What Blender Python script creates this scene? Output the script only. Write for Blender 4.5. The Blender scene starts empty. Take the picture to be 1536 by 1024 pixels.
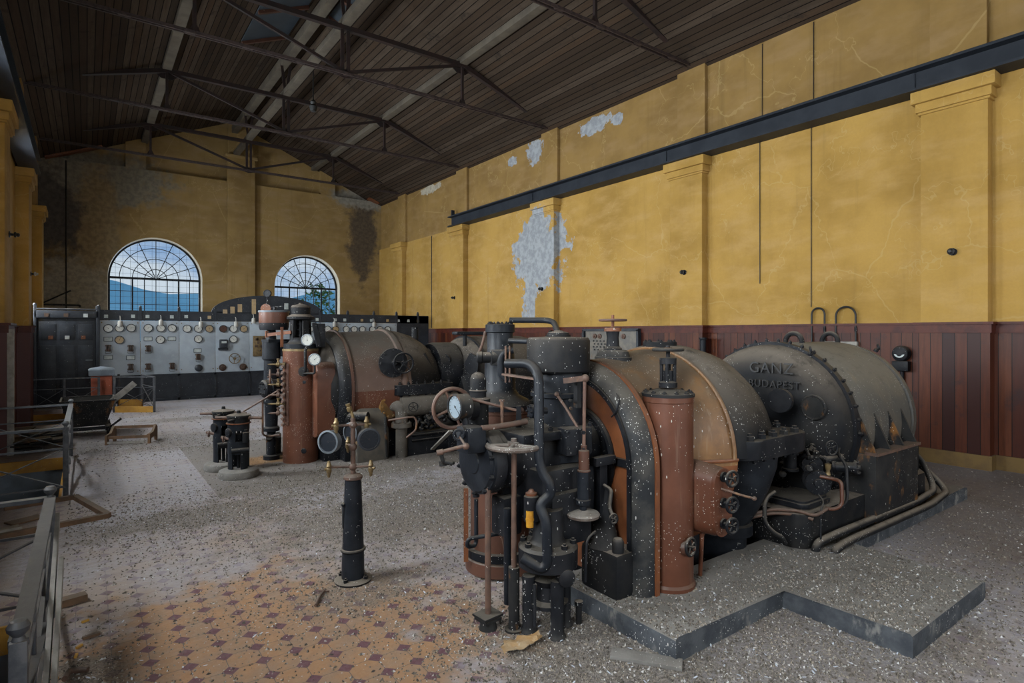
import bpy, bmesh, math, random
from mathutils import Vector, Matrix, Quaternion
R = math.radians
PI = math.pi
V = Vector
SC = bpy.context.scene
COL = SC.collection
WP = {}          # world position of every root and part

# ---------------------------------------------------------------- materials
MATS = {}
def mix(nt, f, a, b, mode='MIX'):
    n = nt.nodes.new('ShaderNodeMix'); n.data_type = 'RGBA'; n.blend_type = mode
    for i, v in ((0, f), (6, a), (7, b)):
        if hasattr(v, 'is_output'): nt.links.new(v, n.inputs[i])
        elif i == 0: n.inputs[0].default_value = v
        else: n.inputs[i].default_value = (v[0], v[1], v[2], 1)
    return n.outputs[2]
def mth(nt, op, a, b=None, c=None, clamp=False):
    n = nt.nodes.new('ShaderNodeMath'); n.operation = op; n.use_clamp = clamp
    for i, v in enumerate((a, b, c)):
        if v is None: continue
        if hasattr(v, 'is_output'): nt.links.new(v, n.inputs[i])
        else: n.inputs[i].default_value = v
    return n.outputs[0]
def rng(nt, v, a, b, c=0.0, d=1.0):
    n = nt.nodes.new('ShaderNodeMapRange'); n.interpolation_type = 'SMOOTHSTEP'
    nt.links.new(v, n.inputs[0])
    for i, x in enumerate((a, b, c, d)): n.inputs[i+1].default_value = x
    return n.outputs[0]
def pos(nt, sc=(1, 1, 1), off=(0, 0, 0)):
    g = nt.nodes.new('ShaderNodeNewGeometry')
    m = nt.nodes.new('ShaderNodeMapping'); nt.links.new(g.outputs['Position'], m.inputs[0])
    m.inputs['Scale'].default_value = sc; m.inputs['Location'].default_value = off
    return m.outputs[0]
def noise(nt, vec, s, det=5, rough=.6, dist=0):
    n = nt.nodes.new('ShaderNodeTexNoise'); nt.links.new(vec, n.inputs['Vector'])
    n.inputs['Scale'].default_value = s; n.inputs['Detail'].default_value = det
    n.inputs['Roughness'].default_value = rough; n.inputs['Distortion'].default_value = dist
    return n.outputs[0]
def voro(nt, vec, s):
    n = nt.nodes.new('ShaderNodeTexVoronoi'); nt.links.new(vec, n.inputs['Vector']); n.inputs['Scale'].default_value = s
    return n
def sep(nt, vec):
    n = nt.nodes.new('ShaderNodeSeparateXYZ'); nt.links.new(vec, n.inputs[0]); return n.outputs
def new_mat(name):
    m = bpy.data.materials.new(name); m.use_nodes = True
    nt = m.node_tree; b = nt.nodes['Principled BSDF']
    MATS[name] = m
    return m, nt, b
def setc(nt, b, col, rough=.6, metal=0.0, spec=.35):
    if hasattr(col, 'is_output'): nt.links.new(col, b.inputs['Base Color'])
    else: b.inputs['Base Color'].default_value = (*col, 1)
    if hasattr(rough, 'is_output'): nt.links.new(rough, b.inputs['Roughness'])
    else: b.inputs['Roughness'].default_value = rough
    b.inputs['Metallic'].default_value = metal
    b.inputs['Specular IOR Level'].default_value = spec
def bump(nt, b, h, s, d=.01):
    n = nt.nodes.new('ShaderNodeBump'); nt.links.new(h, n.inputs['Height'])
    n.inputs['Strength'].default_value = s; n.inputs['Distance'].default_value = d
    nt.links.new(n.outputs[0], b.inputs['Normal'])
DUST = (.120, .104, .084)
def pm(name, c1, c2=None, ns=5, rough=.55, metal=0.0, rust=None, rusts=6, dust=0.0, dcol=DUST, speck=0.0, bmp=.15, spec=.35, streak=0.0):
    m, nt, b = new_mat(name)
    p = pos(nt)
    c = c1
    n1 = noise(nt, p, ns, 6)
    if c2: c = mix(nt, rng(nt, n1, .38, .66), c1, c2)
    if rust:
        th, rc = rust
        nr = noise(nt, pos(nt, (1, 1, .55), (3.1, 7.7, 1.3)), rusts, 7, .65)
        c = mix(nt, rng(nt, nr, th, th + .12), c, rc)
    if streak:
        s = noise(nt, pos(nt, (1, 1, .08)), 28, 3)
        c = mix(nt, rng(nt, s, .55, .75, 0, streak), c, (.30, .25, .18))
    if dust:
        g = nt.nodes.new('ShaderNodeNewGeometry')
        z = sep(nt, g.outputs['Normal'])[2]
        nd = noise(nt, p, 9, 6, .7)
        k = mth(nt, 'MULTIPLY', rng(nt, z, .12, .95), rng(nt, nd, .18, .52))
        k = mth(nt, 'MULTIPLY', k, dust)
        c = mix(nt, k, c, dcol)
    if speck:
        wob = noise(nt, p, 40, 3)
        for sc_, r_, so, zs in ((60, .17, 0, .35), (120, .26, 5, .8)):
            vv = voro(nt, pos(nt, (1, 1, zs), (so, so, 0)), sc_)
            d = mth(nt, 'LESS_THAN', mth(nt, 'ADD', vv.outputs['Distance'], mth(nt, 'MULTIPLY', wob, .25)), r_ + .12)
            rc = sep(nt, vv.outputs['Color'])[0]
            big = noise(nt, pos(nt, (1, 1, 1), (so, 2, 9)), 3.5, 4)
            th = rng(nt, big, .42, .72, 1.0, 1.0 - speck)
            k = mth(nt, 'MULTIPLY', d, mth(nt, 'GREATER_THAN', rc, th))
            c = mix(nt, k, c, (.42, .41, .38))
    setc(nt, b, c, rough, metal, spec)
    if bmp: bump(nt, b, noise(nt, p, 60, 4), bmp, .006)
    return m

IRON = pm('iron', (.0065, .0072, .0092), (.014, .014, .016), 6, .48, 0, None, dust=.6, speck=.22, spec=.14)
IRON_DUSTY = pm('iron_dusty', (.0075, .008, .0095), (.016, .015, .0145), 5, .58, dust=.95, dcol=(.148, .124, .100), speck=.34, spec=.12)
IRON_CLEAN = pm('iron_clean', (.0075, .0088, .0118), (.014, .016, .020), 8, .44, dust=.35, speck=.16, spec=.16)
IRON_RUST = pm('iron_rust', (.012, .012, .013), (.022, .021, .020), 6, .6, rust=(.57, (.17, .075, .022)), rusts=5, dust=.7, speck=.2, spec=.14)
BROWN = pm('brown_paint', (.078, .027, .014), (.102, .037, .020), 4, .42, rust=(.66, (.20, .085, .02)), dust=.45, speck=.30, bmp=.05, streak=.15)
BROWN_D = pm('brown_paint_dark', (.062, .026, .016), (.082, .034, .021), 4, .5, rust=(.70, (.19, .08, .02)), dust=.7, speck=.10, bmp=.05)
ORANGE = pm('rust_orange', (.155, .052, .018), (.105, .036, .016), 5, .5, rust=(.60, (.07, .026, .015)), dust=.4, speck=.4)
OCHRE = pm('ochre_casing', (.185, .090, .031), (.115, .056, .023), 4, .48, rust=(.60, (.13, .085, .05)), dust=.8, dcol=(.095, .08, .062), speck=.5, bmp=.04, streak=.30)
CASE2 = pm('casing_brown_grey', (.105, .062, .044), (.085, .048, .034), 3, .5, rust=(.70, (.16, .08, .035)), dust=1.0, dcol=(.095, .083, .070), speck=.25, bmp=.05)
BAND = pm('splattered_band', (.017, .018, .020), (.045, .042, .038), 7, .55, rust=(.66, (.12, .06, .025)), dust=.7, speck=.85, spec=.15)
RODRUST = pm('rod_rust', (.100, .055, .038), (.062, .037, .028), 12, .6, rust=(.6, (.20, .10, .045)), dust=.45, speck=.1)
BRASS = pm('brass', (.20, .14, .065), (.12, .085, .045), 18, .45, .55, dust=.4)
WHEELTOP = pm('wheel_dusty', (.075, .052, .042), (.12, .10, .085), 30, .7, dust=.9, dcol=(.20, .18, .155), speck=.8)
BROWNWHEEL = pm('wheel_brown', (.085, .045, .033), (.12, .065, .045), 12, .55, dust=.5)
GLASSDARK = pm('dial_dark', (.008, .010, .014), (.014, .016, .021), 4, .4, bmp=0, spec=.2)
DIAL = pm('dial_white', (.50, .50, .46), (.42, .42, .39), 9, .3, bmp=0)
DIALBLUE = pm('dial_bluish', (.15, .19, .225), (.19, .23, .26), 6, .35, bmp=0, spec=.3)
DIALTAN = pm('dial_tan', (.34, .24, .12), (.26, .18, .09), 9, .3, bmp=0)
INK = pm('ink', (.012, .012, .012), None, 5, .5, bmp=0)
BEZEL = pm('bezel_grey', (.12, .135, .15), (.08, .09, .10), 9, .4, .2, bmp=0)
BLACKPAINT = pm('black_paint', (.014, .017, .023), (.024, .028, .036), 5, .5, dust=.4, speck=.05)
MARBLE = pm('grey_marble', (.335, .38, .425), (.27, .31, .35), 2.2, .38, rust=(.66, (.41, .46, .50)), rusts=3, bmp=0)
PLATE = pm('label_plate', (.42, .45, .44), (.30, .34, .33), 20, .4, bmp=0)
SWITCH = pm('switch_dark', (.045, .028, .02), (.08, .045, .03), 30, .45, bmp=0)
PORCELAIN = pm('porcelain', (.36, .35, .32), None, 5, .3, bmp=0)
RAIL = pm('rail_steel', (.014, .017, .023), (.021, .025, .032), 3, .5, dust=.3, spec=.2)
TRUSS = pm('truss_steel', (.020, .0095, .008), (.012, .008, .0075), 6, .65)
TRUSS_P = pm('truss_tie', (.046, .030, .027), (.022, .015, .014), 22, .65)
TIMBER = pm('purlin_timber', (.105, .088, .066), (.075, .062, .048), 3, .8)
WOOD = pm('old_wood', (.14, .078, .042), (.085, .052, .03), 9, .75, dust=.5)
WOODGREY = pm('grey_wood', (.27, .255, .23), (.19, .175, .155), 12, .8, dust=.3)
FENCE = pm('fence_steel', (.10, .11, .125), (.055, .06, .07), 14, .5, rust=(.66, (.15, .08, .04)), dust=.5, dcol=(.20, .195, .185))
FENCE_D = pm('fence_dark', (.035, .038, .045), (.07, .07, .075), 14, .5, rust=(.68, (.13, .07, .04)), dust=.4)
YELLOWTRIM = pm('yellow_trim', (.40, .215, .035), (.30, .15, .03), 6, .7, rust=(.62, (.16, .09, .04)), speck=.1)
GREYTRIM = pm('grey_trim', (.17, .20, .235), (.12, .14, .165), 5, .75, rust=(.70, (.22, .12, .05)), speck=.08)
REDBRICK = pm('red_pier', (.30, .075, .038), (.22, .06, .032), 5, .7, rust=(.68, (.10, .05, .04)), speck=.08)
CONCRETE = pm('concrete', (.115, .106, .096), (.165, .155, .143), 7, .85, rust=(.66, (.08, .062, .045)), dust=.5, dcol=(.175, .16, .142), speck=.3, bmp=.5)
SLABEDGE = pm('plinth_edge', (.028, .032, .039), (.062, .067, .074), 7, .8, rust=(.57, (.15, .145, .135)), rusts=7, speck=.4, bmp=.6)
PAPER = pm('paper', (.30, .215, .125), (.26, .15, .06), 14, .8, rust=(.60, (.40, .37, .33)), rusts=12, bmp=.3)
YELLOWCAP = pm('yellow_glass', (.40, .20, .02), (.30, .13, .015), 20, .25, bmp=0)
FEATHER = pm('feather', (.50, .54, .62), (.40, .43, .48), 40, .7, bmp=0)
GRIT = None
GREEN = pm('leaf_green', (.06, .13, .035), (.12, .20, .06), 1.5, .8)
HILL = pm('hill', (.16, .40, .56), (.20, .46, .62), .02, 1, bmp=0, spec=0)  # blue of the distance haze is put into the hill colour
LETTER = pm('letter', (.016, .016, .018), (.026, .025, .024), 20, .5, dust=.7)

def grit():
    m, nt, b = new_mat('grit')
    o = nt.nodes.new('ShaderNodeNewGeometry')
    r = o.outputs['Random Per Island']
    cr = nt.nodes.new('ShaderNodeValToRGB'); nt.links.new(r, cr.inputs[0])
    e = cr.color_ramp.elements
    e[0].position = 0; e[0].color = (.05, .042, .034, 1)
    e[1].position = 1; e[1].color = (.46, .46, .46, 1)
    for p, c in ((.35, (.08, .068, .056, 1)), (.62, (.14, .12, .098, 1)), (.82, (.21, .175, .135, 1)), (.94, (.30, .29, .27, 1))):
        k = e.new(p); k.color = c
    setc(nt, b, cr.outputs[0], .85)
    return m
GRIT = grit()

def plaster(name, base, dark, patches=(), grime=.5, soft=.07):
    """limewashed plaster, with patches (centre, radii, edge) where the paint has come off"""
    m, nt, b = new_mat(name)
    p = pos(nt)
    n1 = noise(nt, p, .9, 6, .6)
    c = mix(nt, rng(nt, n1, .35, .68), base, dark)
    # broad cloudy wash and faint horizontal brush marks
    n2 = noise(nt, pos(nt, (1, 1, 3.0)), 1.6, 4)
    c = mix(nt, rng(nt, n2, .42, .75, 0, .6), c, (base[0]*1.10, base[1]*1.15, base[2]*1.7))
    st = noise(nt, pos(nt, (1, 1, .06), (4, 4, 0)), 5, 4)
    c = mix(nt, rng(nt, st, .55, .8, 0, grime), c, (.15, .095, .03))
    f = noise(nt, p, 35, 4)
    c = mix(nt, rng(nt, f, .3, .7, .0, .12), c, (.20, .13, .05))
    # hairline cracks
    v = nt.nodes.new('ShaderNodeTexVoronoi'); v.feature = 'DISTANCE_TO_EDGE'
    dn = noise(nt, p, 2.2, 3)
    vm = nt.nodes.new('ShaderNodeVectorMath'); vm.operation = 'ADD'
    nt.links.new(p, vm.inputs[0]); nt.links.new(dn, vm.inputs[1]); nt.links.new(vm.outputs[0], v.inputs['Vector'])
    v.inputs['Scale'].default_value = .75
    ck = mth(nt, 'LESS_THAN', v.outputs['Distance'], .006)
    c = mix(nt, mth(nt, 'MULTIPLY', ck, .22), c, (.45, .34, .16))
    for (cx, cy, cz), (rx, ry, rz), pc, s in patches:
        q = pos(nt, (1/rx, 1/ry, 1/rz), (-cx/rx, -cy/ry, -cz/rz))
        ln = nt.nodes.new('ShaderNodeVectorMath'); ln.operation = 'LENGTH'; nt.links.new(q, ln.inputs[0])
        nn = noise(nt, pos(nt, (1, 1, 1), (cz, cx, cy)), s, 7, .68)
        k = mth(nt, 'ADD', mth(nt, 'MULTIPLY', nn, 2.0), mth(nt, 'MULTIPLY', ln.outputs['Value'], -1.0))
        k = rng(nt, k, .135-soft/2, .135+soft/2)
        pn = noise(nt, p, 9, 5)
        pcol = mix(nt, rng(nt, pn, .38, .62), pc, (pc[0]*.72, pc[1]*.72, pc[2]*.74))
        c = mix(nt, k, c, pcol)
    setc(nt, b, c, .85, 0, .2)
    bump(nt, b, noise(nt, p, 14, 6), .25, .012)
    return m
GREYP = (.30, .315, .33)
PIPEGREY = pm('pipe_grey', (.095, .082, .068), (.065, .056, .047), 6, .65, rust=(.62, (.16, .075, .03)), dust=.7, dcol=(.16, .14, .115), speck=.2)
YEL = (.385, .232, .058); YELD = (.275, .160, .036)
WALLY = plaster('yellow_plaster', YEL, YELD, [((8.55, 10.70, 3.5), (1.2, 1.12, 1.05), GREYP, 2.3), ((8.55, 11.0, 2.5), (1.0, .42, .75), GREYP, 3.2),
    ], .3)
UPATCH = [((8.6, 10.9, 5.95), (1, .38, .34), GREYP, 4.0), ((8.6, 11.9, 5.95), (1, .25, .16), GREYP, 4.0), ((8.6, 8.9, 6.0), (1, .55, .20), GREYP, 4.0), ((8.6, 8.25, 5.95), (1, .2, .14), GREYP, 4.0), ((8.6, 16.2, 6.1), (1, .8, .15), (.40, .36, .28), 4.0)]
WALLU = plaster('upper_plaster_shaded', (.245, .150, .048), (.18, .108, .034), UPATCH, .5)  # duller wash above the rail, with the upward light falloff put into its colour
WALLB = plaster('back_plaster', (.27, .18, .068), (.195, .125, .046),  # base darkened: part of this wall's shade is in the colour
    [((-.6, 20, 5.2), (1.25, 1, 1.9), (.085, .072, .06), 2.0), ((.6, 20, 6.0), (1.5, 1, .9), (.20, .175, .13), 2.4), ((.3, 20, 4.2), (.55, 1, 2.2), (.25, .185, .10), 2.6),
     ((8.0, 20, 5.2), (.62, 1, 2.0), (.095, .07, .045), 2.2), ((7.9, 20, 6.4), (1.2, 1, .40), (.24, .22, .18), 2.6), ((-.2, 20, 2.8), (1.0, 1, .9), (.30, .26, .19), 2.5)], .6, .55)

def planks(name, cols, pitch, axis='Y', groove=.06, rough=.55, wear=None, spec=.35):
    m, nt, b = new_mat(name)
    p = pos(nt)
    s = sep(nt, p)
    a = mth(nt, 'DIVIDE', s['XYZ'.index(axis)], pitch)
    fl = mth(nt, 'FLOOR', a)
    fr = mth(nt, 'FRACT', a)
    w = nt.nodes.new('ShaderNodeTexWhiteNoise'); w.noise_dimensions = '1D'; nt.links.new(fl, w.inputs['W'])
    cr = nt.nodes.new('ShaderNodeValToRGB'); nt.links.new(w.outputs['Value'], cr.inputs[0])
    e = cr.color_ramp.elements
    e[0].color = (*cols[0], 1); e[1].color = (*cols[-1], 1)
    for i, c in enumerate(cols[1:-1]):
        k = e.new((i+1)/(len(cols)-1)); k.color = (*c, 1)
    c = cr.outputs[0]
    sc = [6, 6, 6]
    if axis == 'Y': sc = (9, 9, .8)
    else: sc = (9, .6, 9)
    gr = noise(nt, pos(nt, sc), 2.5, 6, .65)
    c = mix(nt, rng(nt, gr, .3, .72, 0, .55), c, cols[0])
    if wear:
        nw = noise(nt, p, 2.6, 6, .7)
        c = mix(nt, rng(nt, nw, .55, .70, 0, .8), c, wear)
    gv = mth(nt, 'LESS_THAN', fr, groove)
    c = mix(nt, gv, c, (.006, .004, .004))
    setc(nt, b, c, rough, 0, spec)
    bump(nt, b, mth(nt, 'SUBTRACT', 1.0, gv), .6, .01)
    return m
DADO = planks('dado_boards', [(.026, .007, .005), (.060, .014, .007), (.105, .030, .011), (.038, .009, .006), (.078, .020, .008), (.048, .012, .007)], .125, 'Y', .06, .42, (.022, .011, .012), .2)
DADO_L = planks('dado_boards_left', [(.060, .016, .013), (.095, .022, .014), (.13, .034, .017)], .125, 'Y', .05, .5)
DADORAIL = pm('dado_rail', (.075, .018, .010), (.048, .012, .009), 8, .45, dust=.4, spec=.2)
SKIRT = pm('skirting_ochre', (.13, .078, .022), (.095, .055, .018), 6, .7, dust=.4)
CEIL = planks('ceiling_boards', [(.031, .021, .0145), (.055, .038, .026), (.080, .060, .044), (.039, .027, .018), (.068, .043, .027)], .115, 'X', .12, .85, (.026, .020, .016), .1)

def floor_mat():
    m, nt, b = new_mat('tiled_floor')
    p = pos(nt)
    s = sep(nt, p)
    T = .150
    def cell(o, v):
        a = mth(nt, 'DIVIDE', mth(nt, 'SUBTRACT', v, o), T)
        return mth(nt, 'SUBTRACT', mth(nt, 'FRACT', mth(nt, 'ADD', a, .5)), .5)
    u = cell(.250, s[0]); v = cell(.160, s[1])
    man = mth(nt, 'ADD', mth(nt, 'ABSOLUTE', u), mth(nt, 'ABSOLUTE', v))
    dia = mth(nt, 'LESS_THAN', man, .255)
    dj = mth(nt, 'LESS_THAN', man, .278)
    jl = mth(nt, 'LESS_THAN', mth(nt, 'MINIMUM', mth(nt, 'ABSOLUTE', u), mth(nt, 'ABSOLUTE', v)), .012)
    big = noise(nt, p, .8, 5, .6)
    tl = mix(nt, rng(nt, noise(nt, p, 5, 5), .35, .65), (.225, .165, .125), (.27, .20, .145))
    # the orange tiles, worn clean towards the window side
    px = pos(nt, (1/1.15, 1/1.35, 0), (-.72/1.15, -2.85/1.35, 0))
    ln = nt.nodes.new('ShaderNodeVectorMath'); ln.operation = 'LENGTH'; nt.links.new(px, ln.inputs[0])
    on = noise(nt, p, 3.0, 5, .62)
    clean = rng(nt, mth(nt, 'SUBTRACT', mth(nt, 'MULTIPLY', on, 1.9), ln.outputs['Value']), -.2, .30)
    tl = mix(nt, mth(nt, 'MULTIPLY', clean, .9), tl, mix(nt, rng(nt, noise(nt, p, 7, 4), .35, .65), (.29, .158, .078), (.24, .155, .10)))
    c = mix(nt, mth(nt, 'MAXIMUM', jl, dj), tl, (.11, .085, .07))
    c = mix(nt, dia, c, (.105, .048, .058))
    dn = noise(nt, p, 1.3, 7, .66)
    fine = noise(nt, p, 26, 5, .7)
    dcol = mix(nt, rng(nt, fine, .36, .64), (.215, .205, .215), (.325, .315, .345))
    k = mth(nt, 'SUBTRACT', rng(nt, dn, .30, .62, .42, .94), mth(nt, 'MULTIPLY', clean, .70), None, True)
    q = pos(nt, (1/1.9, 1/1.9, 0), (-1.0/1.9, -3.9/1.9, 0))
    l2 = nt.nodes.new('ShaderNodeVectorMath'); l2.operation = 'LENGTH'; nt.links.new(q, l2.inputs[0])
    k = mth(nt, 'SUBTRACT', k, rng(nt, mth(nt, 'SUBTRACT', mth(nt, 'MULTIPLY', on, 1.9), l2.outputs['Value']), -.2, .4, 0, .30), None, True)
    k = mth(nt, 'MULTIPLY', k, rng(nt, fine, .2, .55, .66, 1.0))
    c = mix(nt, k, c, dcol)
    # bare cement round the standing valves
    inx = mth(nt, 'MULTIPLY', mth(nt, 'GREATER_THAN', s[0], 1.04), mth(nt, 'MULTIPLY', mth(nt, 'GREATER_THAN', s[1], 6.2), mth(nt, 'LESS_THAN', s[1], 9.28)))
    c = mix(nt, mth(nt, 'MULTIPLY', inx, .8), c, mix(nt, rng(nt, fine, .36, .64), (.10, .085, .07), (.17, .15, .128)))
    ry_ = pos(nt, (1/.5, 1/.35, 0), (-1.75/.5, -7.75/.35, 0))
    l3 = nt.nodes.new('ShaderNodeVectorMath'); l3.operation = 'LENGTH'; nt.links.new(ry_, l3.inputs[0])
    c = mix(nt, rng(nt, mth(nt, 'SUBTRACT', mth(nt, 'MULTIPLY', on, 1.9), l3.outputs['Value']), -.1, .4, 0, .75), c, (.24, .115, .03))
    # damp brown stains and grit
    stn = noise(nt, pos(nt, (1, 1, 1), (9, 3, 0)), .9, 5, .6)
    c = mix(nt, rng(nt, stn, .58, .74, 0, .55), c, (.105, .080, .060))
    for (ex, ey), (rx, ry), st_ in (((2.5, 4.75), (1.7, 1.0), .8), ((.9, 5.7), (1.2, .42), .75), ((2.15, 2.1), (.62, .75), .85), ((3.2, 1.5), (1.3, .7), .6), ((2.4, 6.3), (1.5, .7), .7), ((1.4, 3.5), (.45, .35), .6), ((.02, 2.9), (.22, .9), .8), ((1.0, 9.9), (1.4, .9), .5), ((1.5, 12.3), (.9, .35), .7)):
        q = pos(nt, (1/rx, 1/ry, 0), (-ex/rx, -ey/ry, 0))
        le = nt.nodes.new('ShaderNodeVectorMath'); le.operation = 'LENGTH'; nt.links.new(q, le.inputs[0])
        kk = rng(nt, mth(nt, 'SUBTRACT', mth(nt, 'MULTIPLY', noise(nt, p, 4.5, 6, .65), 2.0), le.outputs['Value']), -.1, .5, 0, st_)
        c = mix(nt, kk, c, mix(nt, rng(nt, noise(nt, p, 75, 4, .7), .38, .62), (.055, .046, .038), (.20, .175, .148)))
    # right side bay is dark earth-covered
    rb = rng(nt, s[0], 4.2, 5.6)
    c = mix(nt, mth(nt, 'MULTIPLY', rb, .62), c, (.095, .078, .068))
    vv = voro(nt, p, 46)
    g = mth(nt, 'MULTIPLY', mth(nt, 'LESS_THAN', mth(nt, 'ADD', vv.outputs['Distance'], mth(nt, 'MULTIPLY', fine, .4)), .40), mth(nt, 'GREATER_THAN', sep(nt, vv.outputs['Color'])[1], .80))
    c = mix(nt, g, c, (.07, .056, .046))
    vv = voro(nt, pos(nt, (1, 1, 1), (3, 1, 0)), 60)
    g = mth(nt, 'MULTIPLY', mth(nt, 'LESS_THAN', vv.outputs['Distance'], .22), mth(nt, 'GREATER_THAN', sep(nt, vv.outputs['Color'])[1], .86))
    c = mix(nt, g, c, (.36, .34, .31))
    setc(nt, b, c, rng(nt, fine, .3, .7, .5, .85), 0, .35)
    bump(nt, b, fine, .35, .012)
    return m
FLOOR = floor_mat()

def simple(name, col, rough=.5, alpha=None):
    m, nt, b = new_mat(name); setc(nt, b, col, rough); return m
def glass_mat():
    m, nt, b = new_mat('window_glass')
    t = nt.nodes.new('ShaderNodeBsdfTransparent'); t.inputs[0].default_value = (.90, .95, .97, 1)
    g = nt.nodes.new('ShaderNodeBsdfGlossy'); g.inputs['Roughness'].default_value = .25
    mx = nt.nodes.new('ShaderNodeMixShader'); mx.inputs[0].default_value = .012
    nt.links.new(t.outputs[0], mx.inputs[1]); nt.links.new(g.outputs[0], mx.inputs[2])
    nt.links.new(mx.outputs[0], nt.nodes['Material Output'].inputs['Surface'])
    return m
GLASS = glass_mat()
SKYPANE = pm('skylight_sheet', (.030, .040, .052), (.045, .058, .072), 1.5, .5, bmp=0)
REVEAL = pm('window_reveal', (.62, .56, .46), (.52, .46, .36), 3, .85)

# ---------------------------------------------------------------- mesh builder
def basis(w):
    w = V(w).normalized()
    t = V((0, 0, 1)) if abs(w.z) < .9 else V((1, 0, 0))
    u = t.cross(w).normalized(); v = w.cross(u)
    return u, v, w
class MB:
    def __init__(s): s.bm = bmesh.new()
    def face(s, vs):
        try: return s.bm.faces.new(vs)
        except ValueError: return None
    def box(s, c, d, rz=0, bev=0, rot=None):
        M = rot if rot is not None else Matrix.Rotation(rz, 3, 'Z')
        c = V(c); vs = []
        for x in (-.5, .5):
            for y in (-.5, .5):
                for z in (-.5, .5): vs.append(s.bm.verts.new(c + M @ V((x*d[0], y*d[1], z*d[2]))))
        fs = [s.face([vs[i] for i in f]) for f in ((0, 1, 3, 2), (4, 6, 7, 5), (0, 4, 5, 1), (2, 3, 7, 6), (0, 2, 6, 4), (1, 5, 7, 3))]
        if bev:
            es = list({e for f in fs for e in f.edges})
            bmesh.ops.bevel(s.bm, geom=es, offset=bev, segments=2, affect='EDGES', profile=.6)
        return s
    def bar(s, p0, p1, w, h=None, up=(0, 0, 1)):
        """rectangular bar from p0 to p1, w wide, h high"""
        h = h or w; p0, p1 = V(p0), V(p1); d = (p1 - p0); L = d.length; d.normalize()
        up = V(up)
        if abs(up.dot(d)) > .98: up = V((1, 0, 0))
        x = d.cross(up).normalized(); y = x.cross(d)
        M = Matrix((x, d, y)).transposed()
        return s.box((p0 + p1)/2, (w, L, h), rot=M)
    def lathe(s, prof, o=(0, 0, 0), axis=(0, 0, 1), seg=32, a0=0, a1=2*PI, cap=True, ref=None):
        o = V(o); u, v, w = basis(axis)
        if ref is not None:
            u = V(ref).normalized(); v = w.cross(u)
        full = abs(a1 - a0 - 2*PI) < 1e-6
        n = seg if full else seg + 1
        rings = []
        for r, h in prof:
            if r < 1e-6: rings.append([s.bm.verts.new(o + w*h)]); continue
            rings.append([s.bm.verts.new(o + w*h + (u*math.cos(a0 + (a1-a0)*i/seg) + v*math.sin(a0 + (a1-a0)*i/seg))*r) for i in range(n)])
        m = seg
        for A, B in zip(rings, rings[1:]):
            for i in range(m):
                j = (i+1) % n
                if len(A) == 1 and len(B) == 1: continue
                if len(A) == 1: s.face([A[0], B[i], B[j]])
                elif len(B) == 1: s.face([A[i], A[j], B[0]])
                else: s.face([A[i], A[j], B[j], B[i]])
        if cap and full:
            for r_ in (rings[0], rings[-1]):
                if len(r_) > 2: s.face(r_)
        return s
    def cyl(s, p0, p1, r, r2=None, seg=20):
        p0, p1 = V(p0), V(p1)
        return s.lathe([(r, 0), (r if r2 is None else r2, (p1-p0).length)], p0, p1-p0, seg)
    def tube(s, pts, r, bend=.05, seg=10, close=False):
        pts = [V(p) for p in pts]
        out = [pts[0]]
        for a, b, c in zip(pts, pts[1:], pts[2:]):
            d1 = a-b; d2 = c-b
            k = min(bend, d1.length*.49, d2.length*.49)
            p = b + d1.normalized()*k; q = b + d2.normalized()*k
            for i in range(7):
                t = i/6; out.append(p*(1-t)**2 + b*2*t*(1-t) + q*t*t)
        out.append(pts[-1])
        res = [out[0]]
        for p in out[1:]:
            if (p-res[-1]).length > 1e-4: res.append(p)
        out = res
        rings = []; u = None
        for i, p in enumerate(out):
            d = (out[min(i+1, len(out)-1)] - out[max(i-1, 0)]).normalized()
            if u is None: u = basis(d)[0]
            u = (u - d*u.dot(d)).normalized(); v = d.cross(u)
            rings.append([s.bm.verts.new(p + (u*math.cos(2*PI*j/seg) + v*math.sin(2*PI*j/seg))*r) for j in range(seg)])
        for A, B in zip(rings, rings[1:]):
            for i in range(seg): s.face([A[i], A[(i+1) % seg], B[(i+1) % seg], B[i]])
        s.face(rings[0]); s.face(rings[-1])
        return s
    def torus(s, c, axis, RR, r, seg=32, sub=8, a0=0, a1=2*PI, ref=None, fl=1.0):
        c = V(c); u, v, w = basis(axis)
        if ref is not None: u = V(ref).normalized(); v = w.cross(u)
        full = abs(a1-a0-2*PI) < 1e-6; n = seg if full else seg+1
        rings = []
        for i in range(n):
            a = a0 + (a1-a0)*i/seg; d = u*math.cos(a) + v*math.sin(a)
            rings.append([s.bm.verts.new(c + d*(RR + r*math.cos(2*PI*j/sub)) + w*(r*fl*math.sin(2*PI*j/sub))) for j in range(sub)])
        for i in range(seg):
            A, B = rings[i], rings[(i+1) % n]
            for j in range(sub): s.face([A[j], A[(j+1) % sub], B[(j+1) % sub], B[j]])
        if not full: s.face(rings[0]); s.face(rings[-1])
        return s
    def sphere(s, c, r, sz=None, seg=16, rg=10):
        k = 1 if sz is None else sz
        return s.lathe([(max(r*math.sin(PI*i/rg), 0), -r*k*math.cos(PI*i/rg)) for i in range(rg+1)], c, (0, 0, 1), seg)
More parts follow.
